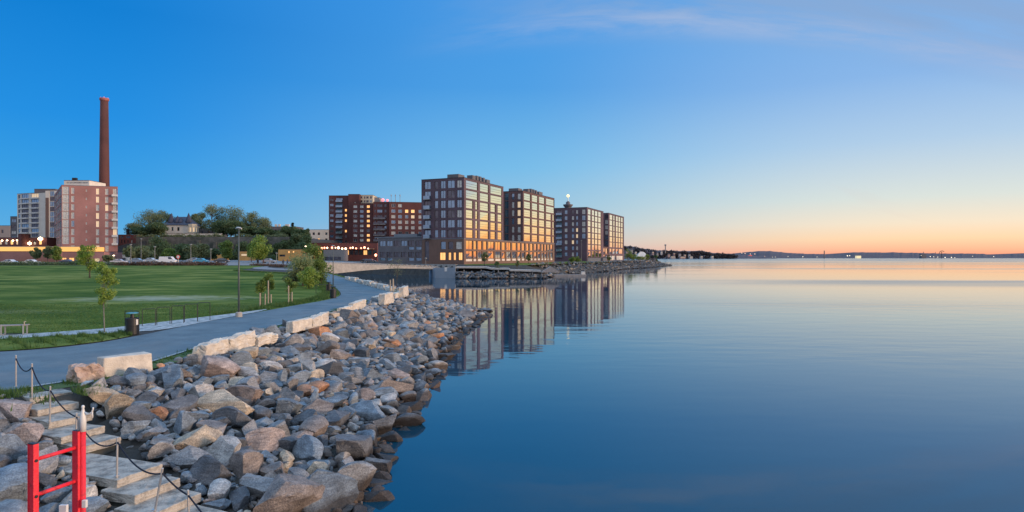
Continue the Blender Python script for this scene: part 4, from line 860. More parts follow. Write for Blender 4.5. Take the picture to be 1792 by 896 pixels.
BLK = [((181,662),(268,648),.42), ((134,672),(181,664),.5), ((361,624),(401,612),.55), ((403,612),(449,600),.5), ((451,601),(484,594),.4), ((513,579),(547,571),.42), ((548,571),(576,562),.42), ((600,548),(621,542),.4), ((619,542),(641,536),.4), ((658,528),(673,524),.4), ((673,531),(689,527),.5), ((692,521),(707,515.5),.4), ((707,519),(715,515),.5)]
for a_, c_, th_ in BLK:
    a_ = gp(*a_); c_ = gp(*c_); d_ = c_-a_; n_ = int(d_.length/.25)+1; bk_ = Vector((-d_.y, d_.x, 0)).normalized()*th_*.5
    for k in range(n_+1):
        q_ = a_+d_*k/n_+bk_; grid_.setdefault((int(q_.x//1.2), int(q_.y//1.2)), []).append((q_.x, q_.y, .30))
heroes = [  # px, py (at its base), radius, tint name, words
 (612,795,.80,'dark grey','long flat wet slab of rock at the waterline near the bottom edge'), (565,878,.74,'blue grey','large split boulder with a jagged end on the waterline'),
 (500,892,.80,'brown grey','big low dark boulder lying at the bottom edge by the water'), (450,862,.50,'grey','round pointed grey boulder just right of the lowest steps'),
 (610,830,.42,'grey','single round boulder standing in the water off the bank'), (392,722,.62,'cream','upright boulder with a broad cream face in the middle of the near bank'),
 (378,660,.66,'pinkish','long pale boulder high on the bank below the third limestone block'), (510,605,.66,'grey','big upright grey boulder beside the path edge past the small limestone blocks'),
 (565,618,.55,'brown grey','tall brown boulder halfway along the bank top'), (700,690,.72,'brown grey','long brown boulder sloping into the water below the reflections'),
 (662,755,.60,'dark grey','dark smooth boulder at the water edge right of the near bank'), (735,668,.60,'dark grey','flat wet dark boulder poking out at the waterline'),
 (430,640,.42,'blue grey','squarish blue grey boulder near the top of the near bank'), (560,684,.36,'rusty orange','orange red rock in the middle of the bank'),
 (712,575,.62,'pale grey','bright pale boulder in the far part of the bank'), (610,560,.75,'brown grey','large rounded boulder at the top of the bank beside the path bend'),
 (44,770,.42,'pinkish','speckled boulder left of the middle steps'), (22,728,.50,'pinkish','large mottled boulder at the left edge beside the steps'),
 (78,826,.42,'grey','broad flat boulder behind the red ladder'), (20,800,.40,'blue grey','angular blue grey boulder left of the red ladder'), (25,870,.50,'blue grey','big rough blue grey boulder in the bottom left corner'),
 (600,700,.42,'blue grey','smooth blue grey boulder on the lower bank'), (320,660,.38,'brown grey','brown grey boulder just under the bank top'),
 (851,548,1.0,'dark grey','dark reddish boulder forming the very tip of the rock point'), (822,559,.8,'brown grey','brown boulder next to the tip of the rock point'), (820,530,.8,'grey','boulder crowning the rock point')]
TN = {t[0]: i for i, t in enumerate(TINTS)}
for (px, py, r_, tn, words) in heroes:
    z = 1.0
    for _ in range(25): p = gp(px, py, z); z = .5*z+.5*max(-.1, hz1(p.x, p.y))
    put(p.x, p.y, r_, TN[tn], 0, words)
def rnd_tint(x, y): return int(rng.choice(len(TINTS), p=TW_))
def scatter(n, rlo, rhi, k, x0, x1, y0, y1, dense=0):
    xs_ = rng.uniform(x0, x1, n); u_ = rng.random(n); ys_ = y0+(y1-y0)*u_; rr = rlo+(rhi-rlo)*rng.random(n)**1.6
    P = np.stack([xs_, ys_], 1); iC = inside(P, CR); dC = segd(P, CR); iW = inside(P, WL); dW = segd(P, WL)
    ok = (~iC | (dC < .12)) & (iW | (dW < .45)) & (dC > -1)
    ok &= ~(iC & (ys_ < 66) & (ys_ > 18.5)) & ~(~iC & (dC < rr*.75) & (ys_ < 66) & (ys_ > 18.5))
    ok &= ~(iC & (dC > rr*.2)) & ~((~iC) & (dC < rr*.35))
    for x, y, r, o in zip(xs_, ys_, rr, ok):
        if o and not near_steps(x, y, r) and fits(x, y, r, k): put(x, y, r, rnd_tint(x, y))
scatter(2500, .43, .56, .85, -20, -2, 9, 78)
scatter(24000, .27, .43, .72, -22, -2, 8.5, 82)
scatter(40000, .15, .24, .68, -22, -2, 8.5, 82)
scatter(50000, .09, .17, .60, -22, -3, 9, 55)
scatter(2500, .35, .6, .75, -40, -13, 76, 140)
def rot_np(r):
    a, b_, c = r.uniform(-.45, .45), r.uniform(-.45, .45), r.uniform(0, 6.283)
    return np.array(Euler((a, b_, c)).to_matrix())
rocks_z = hgt([r[0] for r in rocks], [r[1] for r in rocks])
sc = []
for i, (x, y, r, ti, lift, hero) in enumerate(rocks):
    px, py = 896+x/y*F, HZ-(rocks_z[i]+r*.3-H)/y*F; s_ = r*F/y
    vis = -20 < px < 1800 and py < 905
    sc.append((1e6 if hero else s_ if vis else 0)-(0 if True else 0))
order = np.argsort(sc)[::-1]; IND = [i for i in order[:288] if sc[i] > 0]; indset = set(IND)
def zone(px, py, x, y):
    if px < 60+.0 or (px < 230 and py > 690 and px < 60+(py-700)*1.05): along = 'left of the stone steps'
    elif py > 800: along = 'near the lowest steps' if px < 450 else 'near the bottom edge'
    elif px < 290 and py < 770: along = 'below the long white block'
    elif px < 420: along = 'right of the stone steps'
    elif px < 540: along = 'below the small limestone blocks'
    elif px < 640: along = 'past the paired limestone blocks'
    else: along = 'in the far bend' if px < 720 and py < 580 else 'by the rock point' if px > 760 else 'toward the rock point'
    return along
from collections import Counter
lab = {}
for i in IND:
    x, y, r, ti, lift, hero = rocks[i]; z = rocks_z[i]; px, py = 896+x/y*F, HZ-(z+r*.3-H)/y*F
    size = 'huge' if r > .66 else 'large' if r > .46 else 'medium' if r > .34 else 'small'
    band = 'along the bank top' if z > 1.45 else 'high on the bank' if z > 1.05 else 'halfway down the bank' if z > .6 else 'low on the bank' if z > .22 else 'wet at the waterline'
    lab[i] = hero if hero else f'{size} {TINTS[ti][0]} rock {band}, {zone(px, py, x, y)}'
cnt = Counter(lab.values())
# identical descriptions are told apart by their order from the left
ORD = {2: ['left one', 'right one'], 3: ['leftmost', 'middle one', 'rightmost']}
byl = {}
for i in IND: byl.setdefault(lab[i], []).append(i)
NUM = ['', 'first', 'second', 'third', 'fourth', 'fifth', 'sixth', 'seventh', 'eighth']
for l_, ids in byl.items():
    if len(ids) > 1:
        ids.sort(key=lambda q: rocks[q][0]/rocks[q][1]); n_ = len(ids)
        for k, q in enumerate(ids): lab[q] = l_+', '+(ORD[n_][k] if n_ in ORD else 'leftmost' if k == 0 else 'rightmost' if k == n_-1 else NUM[min(k+1, 8)]+' from left')
def shorten(s_):
    w_ = s_.split()
    return ' '.join(w_[:16])
rr_ = np.random.default_rng(77)
for i in IND:
    x, y, r, ti, lift, hero = rocks[i]; t = HI[i % len(HI)]
    o = bpy.data.objects.new('rock', t[2]); COL.objects.link(o)
    fl = .72 if (hero and r > .9) else rr_.uniform(1.0, 1.3)
    o.scale = (r*1.05*rr_.uniform(.95, 1.15), r*rr_.uniform(.9, 1.1), r*fl); o.location = (x, y, rocks_z[i]+r*.22)
    a, b_, c = rr_.uniform(-.4, .4), rr_.uniform(-.4, .4), rr_.uniform(0, 6.28)
    if hero and fl == .72: a, b_, c = .08, -.05, .3
    o.rotation_euler = (a, b_, c)
    k_ = rr_.uniform(.8, 1.25); tc = TINTS[ti][1]; o.color = (tc[0]*k_, tc[1]*k_, tc[2]*k_, 1)
    tag(o, shorten(lab[i]), 'rock', 'rocks of the near shore bank')
def rock_mass(name, items, label, dark=1.):
    VV = []; FF = []; TT_ = []; k = 0
    for (x, y, z, r, ti) in items:
        V, Fq = LO[rr_.integers(len(LO))]; m_ = rot_np(rr_); s_ = np.array([rr_.uniform(.95, 1.25), rr_.uniform(.85, 1.1), rr_.uniform(.8, 1.1)])*r
        Q = (V*s_)@m_.T+np.array([x, y, z+r*.25]); VV.append(Q); FF.append(Fq+k); k += len(V)
        tc = np.array(TINTS[ti][1])*rr_.uniform(.75, 1.3)*dark; TT_.append(np.tile(np.append(tc, 1), (len(V), 1)))
    return tag(npmesh(name, np.concatenate(VV), np.concatenate(FF), M['rock_many'], tint=np.concatenate(TT_)), label, 'rocks', kind='stuff')
rock_mass('loose_rocks', [(rocks[i][0], rocks[i][1], rocks_z[i], rocks[i][2], rocks[i][3]) for i in range(len(rocks)) if i not in indset], 'smaller and farther broken rocks filling the near shore bank')
# far riprap
it = []
n = 14000; P = np.column_stack([rng.uniform(-18, 110, n), rng.uniform(158, 432, n)])
iC = inside(P, CR); dC = segd(P, CR); iW = inside(P, WL); dW = segd(P, WL); ok = ((~iC)&(iW | (dW < .8))) | (iC & (dC < 1.5) & (P[:, 1] > 183)); zz = hgt(P[:, 0], P[:, 1])
for (x, y), o, z in zip(P, ok, zz):
    if o and not (x < 8.5 and y < 178): it.append((x, y, z, rng.uniform(.3, .8), rnd_tint(x, y)))
for k in range(420):
    t_ = rng.random(); x = -14.5+23*rng.random(); it.append((x, 161.6+4.0*t_, -.1+1.5*t_, rng.uniform(.3, .75), rnd_tint(x, 0)))
rock_mass('shore_rocks', it, 'broken rock edging of the headland below the towers', .55)
# ------------------------------------------------------------------ limestone blocks along the path
def block(pa, pb, hgt_m, thick, label, cat='stone block', z=1.9, rough=.03, mt=None, group='pale limestone blocks along the path edge', name='limestone_block', top_tilt=0.):
    a = gp(*pa, z); c = gp(*pb, z); z_ = z
    for _ in range(6): a = gp(*pa, float(plateau(a.x, a.y))); c = gp(*pb, float(plateau(c.x, c.y)))
    u_ = (c-a); L_ = u_.length; ang = math.atan2(u_.y, u_.x)
    bm = bmesh.new(); bmesh.ops.create_cube(bm, size=1)
    for v in bm.verts:
        v.co = Vector(((v.co.x+.5)*L_, (v.co.y+.5)*thick, (v.co.z+.5)*hgt_m-.12*(1-(v.co.z+.5))))
        if v.co.z > hgt_m*.5: v.co.x += (-.04 if v.co.x > L_/2 else .05)*random.uniform(.2, 1); v.co.z += top_tilt*(1 if v.co.x > L_/2 else -1)+random.uniform(-.03, .03); v.co.y += random.uniform(-.03, .04)
    bmesh.ops.subdivide_edges(bm, edges=bm.edges, cuts=7, use_grid_fill=True)
    for v in bm.verts: 
        q = v.co*3.1+Vector((pa[0], 0, 0)); v.co += Vector((math.sin(q.y*2.1+q.z*3), math.sin(q.x*2.7+q.z*2), math.sin(q.x*2+q.y*3)))*rough*.5+Vector([random.gauss(0, rough*.18) for _ in range(3)])
    me = bpy.data.meshes.new(name); bm.to_mesh(me); bm.free(); me.materials.append(mt or M['limestone'])
    o = bpy.data.objects.new(name, me); COL.objects.link(o); o.location = (a.x, a.y, a.z); o.rotation_euler = (0, 0, ang)
    bv = o.modifiers.new('bevel', 'BEVEL'); bv.width = .02; bv.segments = 1; bv.limit_method = 'ANGLE'; bv.angle_limit = R(50)
    return tag(o, label, cat, group)
G_ = None
block((181,662), (268,648), .60, .42, 'long smooth pale block beside the path just above the stone steps', rough=.006)
block((134,672), (181,664), .48, .5, 'short pinkish rough block touching the left end of the long pale block', rough=.09, mt=mat('pinkish limestone', (.60,.47,.38), .85, col2=(.36,.27,.24), scale=4, bump=.6, bscale=20))
block((361,624), (401,612), .44, .55, 'squarish pale block, nearest of the group past the long block', rough=.06, top_tilt=.04)
block((403,612), (449,600), .46, .5, 'bright pale block with a step broken in its top', rough=.08, top_tilt=.05)
block((451,601), (484,594), .30, .4, 'low rounded cream block lying beside the bright stepped block', rough=.09)
block((513,579), (547,571), .46, .42, 'front block of the pale pair standing end to end', rough=.03)
block((548,571), (576,562), .48, .42, 'rear block of the pale pair standing end to end', rough=.05, top_tilt=.05)
block((600,548), (621,542), .30, .4, 'low flat pale block by the path just before the bend', rough=.05)
block((619,542), (641,536), .50, .4, 'tilted pale block by the path just before the bend', rough=.04, top_tilt=.06)
block((658,528), (673,524), .40, .4, 'low grey white block left of the upright square block', rough=.04)
block((673,531), (689,527), .75, .5, 'upright square pale block near the path bend', rough=.04)
block((692,521), (707,515.5), .40, .4, 'thin pale slab by the end of the bank top', rough=.04)
block((707,519), (715,515), .85, .5, 'last upright pale block where the bank turns to the channel', rough=.05)
fr = [(602,489),(612,491.5),(622,494),(634,497.5),(648,501),(658,504),(672,508),(684,511)]
nmz = ['first and farthest','second','third','fourth','fifth','sixth','seventh']
for k in range(7): block((fr[k][0]+1, fr[k][1]), (fr[k+1][0]-1.5, fr[k+1][1]-.2), .42+.12*(k % 2), .6, f'{nmz[k]} pale block of the row between path and channel', group='pale blocks along the channel side of the path', rough=.09)
for k, (px, py, h_) in enumerate([(683,509.5,1.25),(688,509.5,1.35)]):
    p = gp(px, py, 2.05); tag(MB().lathe([(.07,0),(.09,h_*.4),(.07,h_)], (0,0,-.05), 7).build('wooden_stub', M['wood_pale'], loc=p), ['left of two short pale posts at the end of the block row','right of two short pale posts at the end of the block row'][k], 'post', 'short posts')
# ------------------------------------------------------------------ stone steps
ST = empty('stone_steps', (-12.7, 17.3, 1.9), 'weathered concrete slab steps leading from the path down the rocks to the water', 'steps')
# front left and right corners in the photograph and the height of each slab top
SL = [((52,697),(127.7,685),1.91), ((66,718),(138,703.5),1.74), ((85,739.5),(162,724),1.57), ((107,765.5),(184,745),1.40), ((138,784),(212,764.5),1.23), ((205,840),(285,811),1.05), ((236,868),(316,836),.88), ((262,902),(352,862),.70), ((300,940),(400,896),.53), ((345,980),(445,930),.36)]
fr_ = []
for a, b_, z in SL: fr_.append((gp(*a, z), gp(*b_, z)))
ST_UNDER = []
for k, ((a, c), (pa, pc, z)) in enumerate(zip(fr_, SL)):
    u_ = (c-a).normalized(); wid = 1.16; mid = (a+c)/2; back = Vector((-u_.y, u_.x, 0))
    prev = fr_[k-1] if k else None
    if prev: dep = ((prev[0]+prev[1])/2-mid); dep.z = 0; dep = abs(dep.dot(back))+.22
    else: dep = 1.35
    bm = bmesh.new(); bmesh.ops.create_cube(bm, size=1); th = .17 if k < 5 else .20
    L_ = (c-a).length
    for v in bm.verts: v.co = Vector((v.co.x*L_, (v.co.y+.5)*dep, (v.co.z-.5)*th))
    bmesh.ops.subdivide_edges(bm, edges=bm.edges, cuts=6, use_grid_fill=True)
    for v in bm.verts: v.co += Vector([random.gauss(0, .005) for _ in range(3)])
    me = bpy.data.meshes.new('step'); bm.to_mesh(me); bm.free(); me.materials.append(M['slab'])
    o = bpy.data.objects.new('step', me); COL.objects.link(o); o.parent = ST; o.location = mid-ST.location; o.rotation_euler = (0, 0, math.atan2(u_.y, u_.x))
    bv = o.modifiers.new('bevel', 'BEVEL'); bv.width = .015; bv.segments = 2; bv.limit_method = 'ANGLE'; bv.angle_limit = R(50)
    b = MB(); b.obox(mid-u_*(L_/2-.09)+back*.10-Vector((0,0,th+.55))-ST.location, u_*(L_-.18), back*(dep-.12), Vector((0,0,.55)), 0); b.build('footing', M['stonewall'], ST)
# hand line
HR = empty('rope_handrail', gp(56,698,1.9), 'row of slim steel posts joined by a sagging dark rope beside the steps', 'handrail')
PS = [((28,677),(28,622),1.9), ((56,696),(56,636.5),1.91), ((87,737),(88,676.5),1.60), ((133,756),(134,723),1.42), ((204.5,833),(205.5,766),1.08), ((270,893),(284.5,820),.88), ((331,916),(329,858),.70)]
tops = []
for (bx, by), (tx, ty), z in PS:
    p = gp(bx, by, z); t_ = at(tx, ty, p.y); tops.append(t_)
    if tx == 134: t_ = at(134, 723, p.y)
    MB().tube([(0,0,-.08),(t_-p)], .021, 10).tube([t_-p-Vector((0,0,.0)), t_-p+Vector((0,0,.012))], [.023,.015], 10).build('post', M['steel'], HR, loc=p-HR.location)
    MB().tube([(0,0,0),(0,0,.02)], .05, 10).build('base_plate', M['steel'], HR, loc=p-HR.location+Vector((0,0,.0)))
for i in range(len(tops)-1):
    a = tops[i]-Vector((0,0,.09)); c = tops[i+1]-Vector((0,0,.09)); pts_ = []
    sag = .13*(c-a).length
    if i == 5: sag = .05
    for k in range(15): t_ = k/14; p = a.lerp(c, t_); p.z -= sag*4*t_*(1-t_)*(.8); pts_.append(p-HR.location)
    MB().tube(pts_, .016, 7).build('rope', M['rope'], HR, smooth=True)
a = tops[-1]-Vector((0,0,.09)); MB().tube([a-HR.location, a-HR.location+Vector((.5,-.35,-.28)), a-HR.location+Vector((.9,-.7,-.42))], .016, 7).build('rope', M['rope'], HR, smooth=True)
# ------------------------------------------------------------------ red ladder and rescue pole
LR = at(63, 775, 5.30); RR = at(131, 755, 5.62)
base_z = .35
LD = empty('red_ladder', (LR.x, LR.y, base_z), 'bright red metal ladder standing upright among the rocks in the bottom left corner', 'ladder')
wv = (RR-LR); wv.z = 0; wn = wv.normalized(); bn = Vector((-wn.y, wn.x, 0))
for P_, s_ in ((LR, 1), (RR, -1)):
    p = Vector((P_.x, P_.y, 0))-Vector((LD.location.x, LD.location.y, 0)); hh = P_.z-base_z; b = MB()
    b.obox(p-bn*.035-wn*.012*s_, wn*.012*s_, bn*.07, Vector((0,0,hh)), 0)          # web
    b.obox(p-bn*.036-wn*.046*s_, wn*.046*s_, bn*.010, Vector((0,0,hh)), 0); b.obox(p+bn*.026-wn*.046*s_, wn*.046*s_, bn*.010, Vector((0,0,hh)), 0)
    ro = b.build('rail', M['red'], LD, bevel=.003)
    MB().obox(p-bn*.030-wn*.040*s_, wn*.028*s_, bn*.056, Vector((0,0,hh-.004)), 0).build('rail_core', M['red'], ro); MB().obox(p-bn*.036-wn*.044*s_+Vector((0,0,hh-.001)), wn*.04*s_, bn*.07, Vector((0,0,.006)), 0).build('end_cap', M['black'], ro)
for k in range(12):
    z = 3.92-.3*k-.0
    zl = ZZ(804+0, LR.y)-.3*k-base_z
    if zl < .1: break
    a = Vector((0,0,zl)); c = Vector((wv.x, wv.y, zl)); MB().tube([a+wn*.0, c], .0165, 12).build('rung', M['red'], LD, smooth=True)
    MB().tube([a-bn*.045-wn*.025, a-bn*.036-wn*.025], .013, 10).build('bolt', M['black'], LD)
RP_ = empty('rescue_pole', (RR.x+.052, RR.y+.03, base_z), 'rescue pole, red below with tapered white tip and side hook, beside the ladder', 'rescue pole')
zt = ZZ(709, RR.y+.03)-base_z; zm = ZZ(753, RR.y+.03)-base_z
MB().tube([(0,0,0),(0,0,zm)], .023, 14).build('shaft', M['red'], RP_, smooth=True)
MB().lathe([(.026,zm-.01),(.026,zm+.09),(.022,zm+.13),(.015,zt-.055),(.010,zt-.03),(.014,zt-.02),(.013,zt-.008),(.006,zt)], (0,0,0), 14).build('tip', M['white'], RP_, smooth=True)
hk = MB(); hk.tube([(.01,0,zt-.06),(.045,.0,zt-.085),(.082,.0,zt-.062),(.09,0,zt-.035),(.092,0,zt-.02)], .007, 8).tube([(.084,0,zt-.06),(.086,0,zt-.115)], .006, 8); hk.build('hook', M['white'], RP_, smooth=True)
MB().tube([(-.034,-.01,zm-.02),(-.034,-.01,zm+.11)], .008, 8).build('stay', M['steel'], RP_)
b = MB(); zc = ZZ(884, RR.y)-base_z; b.box(-.105,-.035,-.16,-.13,zc-.05,zc+.05); b.box(.02,.06,-.05,-.02,zc-.02,zc+.05); b.build('bracket', M['white'], RP_, bevel=.006)
# ------------------------------------------------------------------ vegetation
def leaf_cloud(clumps, n, size, r):
    """n leaf faces spread through the clumps (centre, radius vector)"""
    C_ = np.array([c for c, q in clumps]); Q = np.array([q for c, q in clumps]); k = r.integers(len(clumps), size=n)
    d = r.normal(size=(n, 3)); d /= np.linalg.norm(d, axis=1)[:, None]; rad = r.random(n)**.45
    P = C_[k]+d*rad[:, None]*Q[k]
    a = r.normal(size=(n, 3)); a /= np.linalg.norm(a, axis=1)[:, None]; b_ = np.cross(a, r.normal(size=(n, 3))); b_ /= np.linalg.norm(b_, axis=1)[:, None]
    s = size*r.uniform(.6, 1.3, n)[:, None]; a = a*s*.5; b_ = b_*s*.32
    V = np.stack([P-a, P+b_, P+a, P-b_], 1).reshape(-1, 3); return V, np.arange(4*n).reshape(n, 4)
def tree(name, label, cat, base, hgt_m, trunk_h, rx, leafm, nleaf, lsize, seed, bark='bark', group=None, clumps=16, shape='round', tr=None, limb=True, cr=.42):
    r = np.random.default_rng(seed); base = Vector(base); t = empty(name, base, label, cat, group); tr = tr or hgt_m*.018+.02
    H_ = hgt_m-trunk_h; cl = []
    for k in range(clumps):
        q = r.random(); th = r.uniform(0, 6.283)
        if shape == 'round': zr_ = q; w_ = math.sqrt(max(.05, 1-(2*zr_-1)**2))*rx*(.85 if zr_ < .3 else 1)
        elif shape == 'cone': zr_ = q**1.4; w_ = (1-zr_)*rx+.05
        elif shape == 'column': zr_ = q; w_ = rx*(.6+.4*math.sin(q*3.14))
        else: zr_ = q; w_ = rx*(1-.55*q)
        rad = w_*math.sqrt(r.random())*.78
        c = (rad*math.cos(th), rad*math.sin(th), trunk_h+H_*(.12+.80*zr_)); s_ = rx*cr*r.uniform(.7, 1.15)
        cl.append((c, (s_, s_, min(s_*.9, H_*.25))))
    V, Fq = leaf_cloud(cl, nleaf, lsize, r)
    npmesh('crown', V, Fq, M[leafm], t)
    b = MB(); lean = r.uniform(-.03, .03, 2)*hgt_m
    pts_ = [(0,0,-.1),(lean[0]*.3,lean[1]*.3,trunk_h*.6),(lean[0]*.6,lean[1]*.6,trunk_h+H_*.2),(lean[0],lean[1],trunk_h+H_*.72)]
    b.tube(pts_, [tr*1.15, tr*.9, tr*.65, tr*.15], 8)
    if limb:
        for k, (c, s_) in enumerate(cl):
            z0_ = min(c[2]*.92, trunk_h+H_*.7)*r.uniform(.62, .85); z0_ = max(z0_, trunk_h*.75); f_ = z0_/(trunk_h+H_*.72); o_ = Vector((lean[0]*f_, lean[1]*f_, z0_)); c_ = Vector(c); m_ = (o_+c_)/2+Vector((0,0,-.04*hgt_m))
            b.tube([o_, m_, c_], [tr*.42, tr*.26, tr*.08], 5, cap=False)
            for q in range(3):
                e_ = c_+Vector(r.normal(size=3))*s_[0]*.7; b.tube([c_, e_], [tr*.09, tr*.03], 4, cap=False)
    b.build('trunk', M[bark], t, smooth=True); return t
def onp(px, D): x_ = X(px, D); return Vector((x_, D, hz1(x_, D)))
p = gp(183, 582)
tree('young_tree', 'slender young tree with fresh green crown on the cobbles left of the bin', 'tree', p, ZZ(455, p.y)-1.9, 1.15, .72, 'leaf_fresh', 3800, .085, 1, 'bark_grey', clumps=22, tr=.028, shape='round', cr=.34)
p = onp(157, 100)
tree('young_tree', 'bright green young tree in the lawn in front of the orange red block', 'tree', p, ZZ(430,100)-p.z, 1.1, 1.9, 'leaf_fresh', 2200, .24, 2, clumps=20, cr=.4)
SG = 'staked saplings beside the path'
for k, (px, py, top, w_, lb) in enumerate([(457,535,487,.42,'left of the three staked saplings, with the shortest stakes'), (471,528,479,.50,'middle staked sapling with the tallest pale stake'), (509,529,482,.50,'right staked sapling standing apart from the other two')]):
    p = gp(px, py); tree('sapling', lb, 'tree', p, ZZ(top, p.y)-p.z, .75, w_, 'leaf_mid', 1800, .11, 20+k, clumps=10, shape='column', group=SG, tr=.03, cr=.6)
for k, (px, y0_, y1_, lb) in enumerate([(455,538,513,'short pale stake at the left side of the left sapling'),(464,534,514,'short pale stake between the left and middle saplings'),(469.5,531,491,'tallest pale stake, at the middle sapling'),(474.5,530,515,'short pale stake right of the middle sapling'),(505,532,500,'tall pale stake at the right sapling'),(511,530,511,'short pale stake right of the right sapling')]):
    p = gp(px, y0_); tag(MB().tube([(0,0,-.05),(.0,0,ZZ(y1_,p.y)-p.z)], .05, 7).build('tree_stake', M['wood_pale'], loc=p), lb, 'stake', 'tree stakes')
for k, (px, py, top, w_, lm, lb, n_, sh) in enumerate([
    (530,500,440,2.1,'leaf_pale','pale silvery willow at the left of the clump by the path bend',5200,'round'), (549,497,428,1.9,'leaf_mid','tallest green tree of the clump by the path bend',5200,'round'),
    (562,497,452,1.5,'leaf_mid','smaller green tree at the right end of the clump by the path bend',3600,'round'), (517,500,474,1.6,'leaf_olive','dark low bush at the left foot of the willow',2200,'round'),
    (541,505,470,1.5,'leaf_fresh','bright green bush in front of the clump by the path bend',2600,'round')]):
    D = 3.7*F/(py-HZ)*1.0; x_ = X(px, D); z = float(plateau(x_, D)); D = (H-z)*F/(py-HZ); x_ = X(px, D); z = float(plateau(x_, D))
    tree('willow_tree' if k in (0,) else 'bush' if k > 2 else 'leafy_tree', lb, 'tree' if k < 3 else 'bush', (x_, D, z), ZZ(top, D)-z, .35 if k < 3 else .1, w_, lm, n_, .17, 40+k, clumps=26, cr=.42)
# street trees and far trees: px, D, top row, half width px, material, kind
FT = [(397,210,424,13,'leaf_mid','round dark green street tree right of the hill wall','street_tree'), (452,205,416,19,'leaf_fresh','broad bright green street tree right of the tall street lamp','street_tree'),
      (440,212,424,9,'leaf_mid','smaller green street tree between lamp and broad bright tree','street_tree'),
      (62,200,433,8,'leaf_olive','thin budding tree at the left of three by the pink wall','thin_tree'), (84,200,430,7,'leaf_olive','thin greenish tree in the middle of three by the pink wall','thin_tree'), (99,198,432,9,'leaf_mid','thicker budding tree at the right of three by the pink wall','thin_tree'),
      (145,190,428,7,'leaf_mid','small tree by the garage doors','thin_tree'), (190,205,447,10,'leaf_olive','low round tree under the orange red block corner','thin_tree'),
      (228,215,431,10,'leaf_olive','grey green young tree left of the wooded hill','thin_tree'), (251,220,432,16,'leaf_olive','olive bushy tree at the left foot of the hill','leafy_tree'),
      (297,225,434,13,'leaf_mid','green tree below the white villa','leafy_tree'), (275,250,418,18,'leaf_dark','dark tall tree in front of the hill wall left part','leafy_tree'),
      (335,222,430,13,'leaf_olive','yellow green tree below the white garden wall','leafy_tree'), (355,225,428,12,'leaf_olive','budding tree between two lamps below the hill','leafy_tree'), (375,230,437,9,'leaf_dark','dark low bushy tree right of the small ochre shed','leafy_tree'),
      (320,235,428,14,'leaf_dark','dark tree against the stone wall below the villa','leafy_tree'),(425,250,425,12,'leaf_dark','dark tree against the right part of the stone wall','leafy_tree')]
for k, (px, D, top, hw, lm, lb, nm) in enumerate(FT):
    p = onp(px, D); h_ = ZZ(top, D)-p.z; tree(nm, lb, 'tree', p, h_, h_*.16, hw/F*D*(1.3 if nm == 'leafy_tree' else 1.1), lm, 4200, .5, 60+k, clumps=18, cr=.45)
HT = [(236,300,392,16,'leaf_olive','leftmost bare grey green tree on the wooded hill',0),(262,305,370,24,'leaf_olive','tall round budding tree left of the villa',0),(283,315,370,20,'leaf_olive','round budding tree just behind the villa left end',0),(250,296,398,22,'leaf_dark','dark lower tree at the left slope of the hill',0),
      (276,294,392,20,'leaf_dark','dark bushy tree directly left of the villa',0),(297,325,375,10,'leaf_conifer','dark pointed conifer behind the villa',1),(334,322,376,6,'leaf_conifer','slim dark conifer right of the villa',1),(343,325,374,12,'leaf_olive','thin bare tree right of the slim conifer',0),
      (352,318,374,14,'leaf_olive','loose bare tree left of the tallest crown',0),(372,310,357,22,'leaf_olive','tallest rounded tree in the middle of the hill',0),(404,312,361,24,'leaf_olive','broad rounded tree right of the tallest one',0),(391,300,385,20,'leaf_dark','dense dark lower tree between the two big crowns',0),
      (412,300,388,20,'leaf_dark','dense dark lower tree below the broad rounded one',0),(440,308,373,16,'leaf_olive','airy tree with a forked top right of the broad crown',0),(460,306,382,17,'leaf_olive','round airy tree near the right part of the hill',0),(437,298,398,18,'leaf_dark','dark lower tree under the airy forked one',0),
      (465,297,400,18,'leaf_dark','dark lower tree left of the long dark roof',0),(488,299,404,16,'leaf_dark','dark tree in front of the long dark roofed house',0),(508,300,396,16,'leaf_dark','dark tree at the right end of the long roof',0),(512,318,388,4,'leaf_conifer','small pointed conifer above the right end of the hill',1),
      (525,296,404,15,'leaf_dark','dark tree descending at the right end of the hill',0),(538,294,399,9,'leaf_dark','rounded dark tree next to the pale blue grey building',0),(495,280,424,16,'leaf_dark','dark tree at the foot of the hill behind the ochre pavilion',0),(528,275,425,14,'leaf_dark','dark tree behind the right end of the ochre pavilion',0),
      (515,283,412,16,'leaf_dark','dark mid slope tree above the ochre pavilion',0),(470,285,418,16,'leaf_dark','dark mid slope tree at the end of the stone wall',0)]
for k, (px, D, top, hw, lm, lb, con) in enumerate(HT):
    p = onp(px, D)
    h_ = ZZ(top, D)-p.z; tree('conifer' if con else 'budding_tree' if lm == 'leaf_olive' else 'dark_tree', lb, 'tree', p, h_, h_*(.08 if con else .2 if lm == 'leaf_olive' else .08), hw/F*D*1.2, lm, 5200 if lm != 'leaf_olive' else 5200, .62 if lm != 'leaf_olive' else .46, 120+k, clumps=26, shape='cone' if con else 'round', group='trees on the hill', cr=.40, tr=.28)
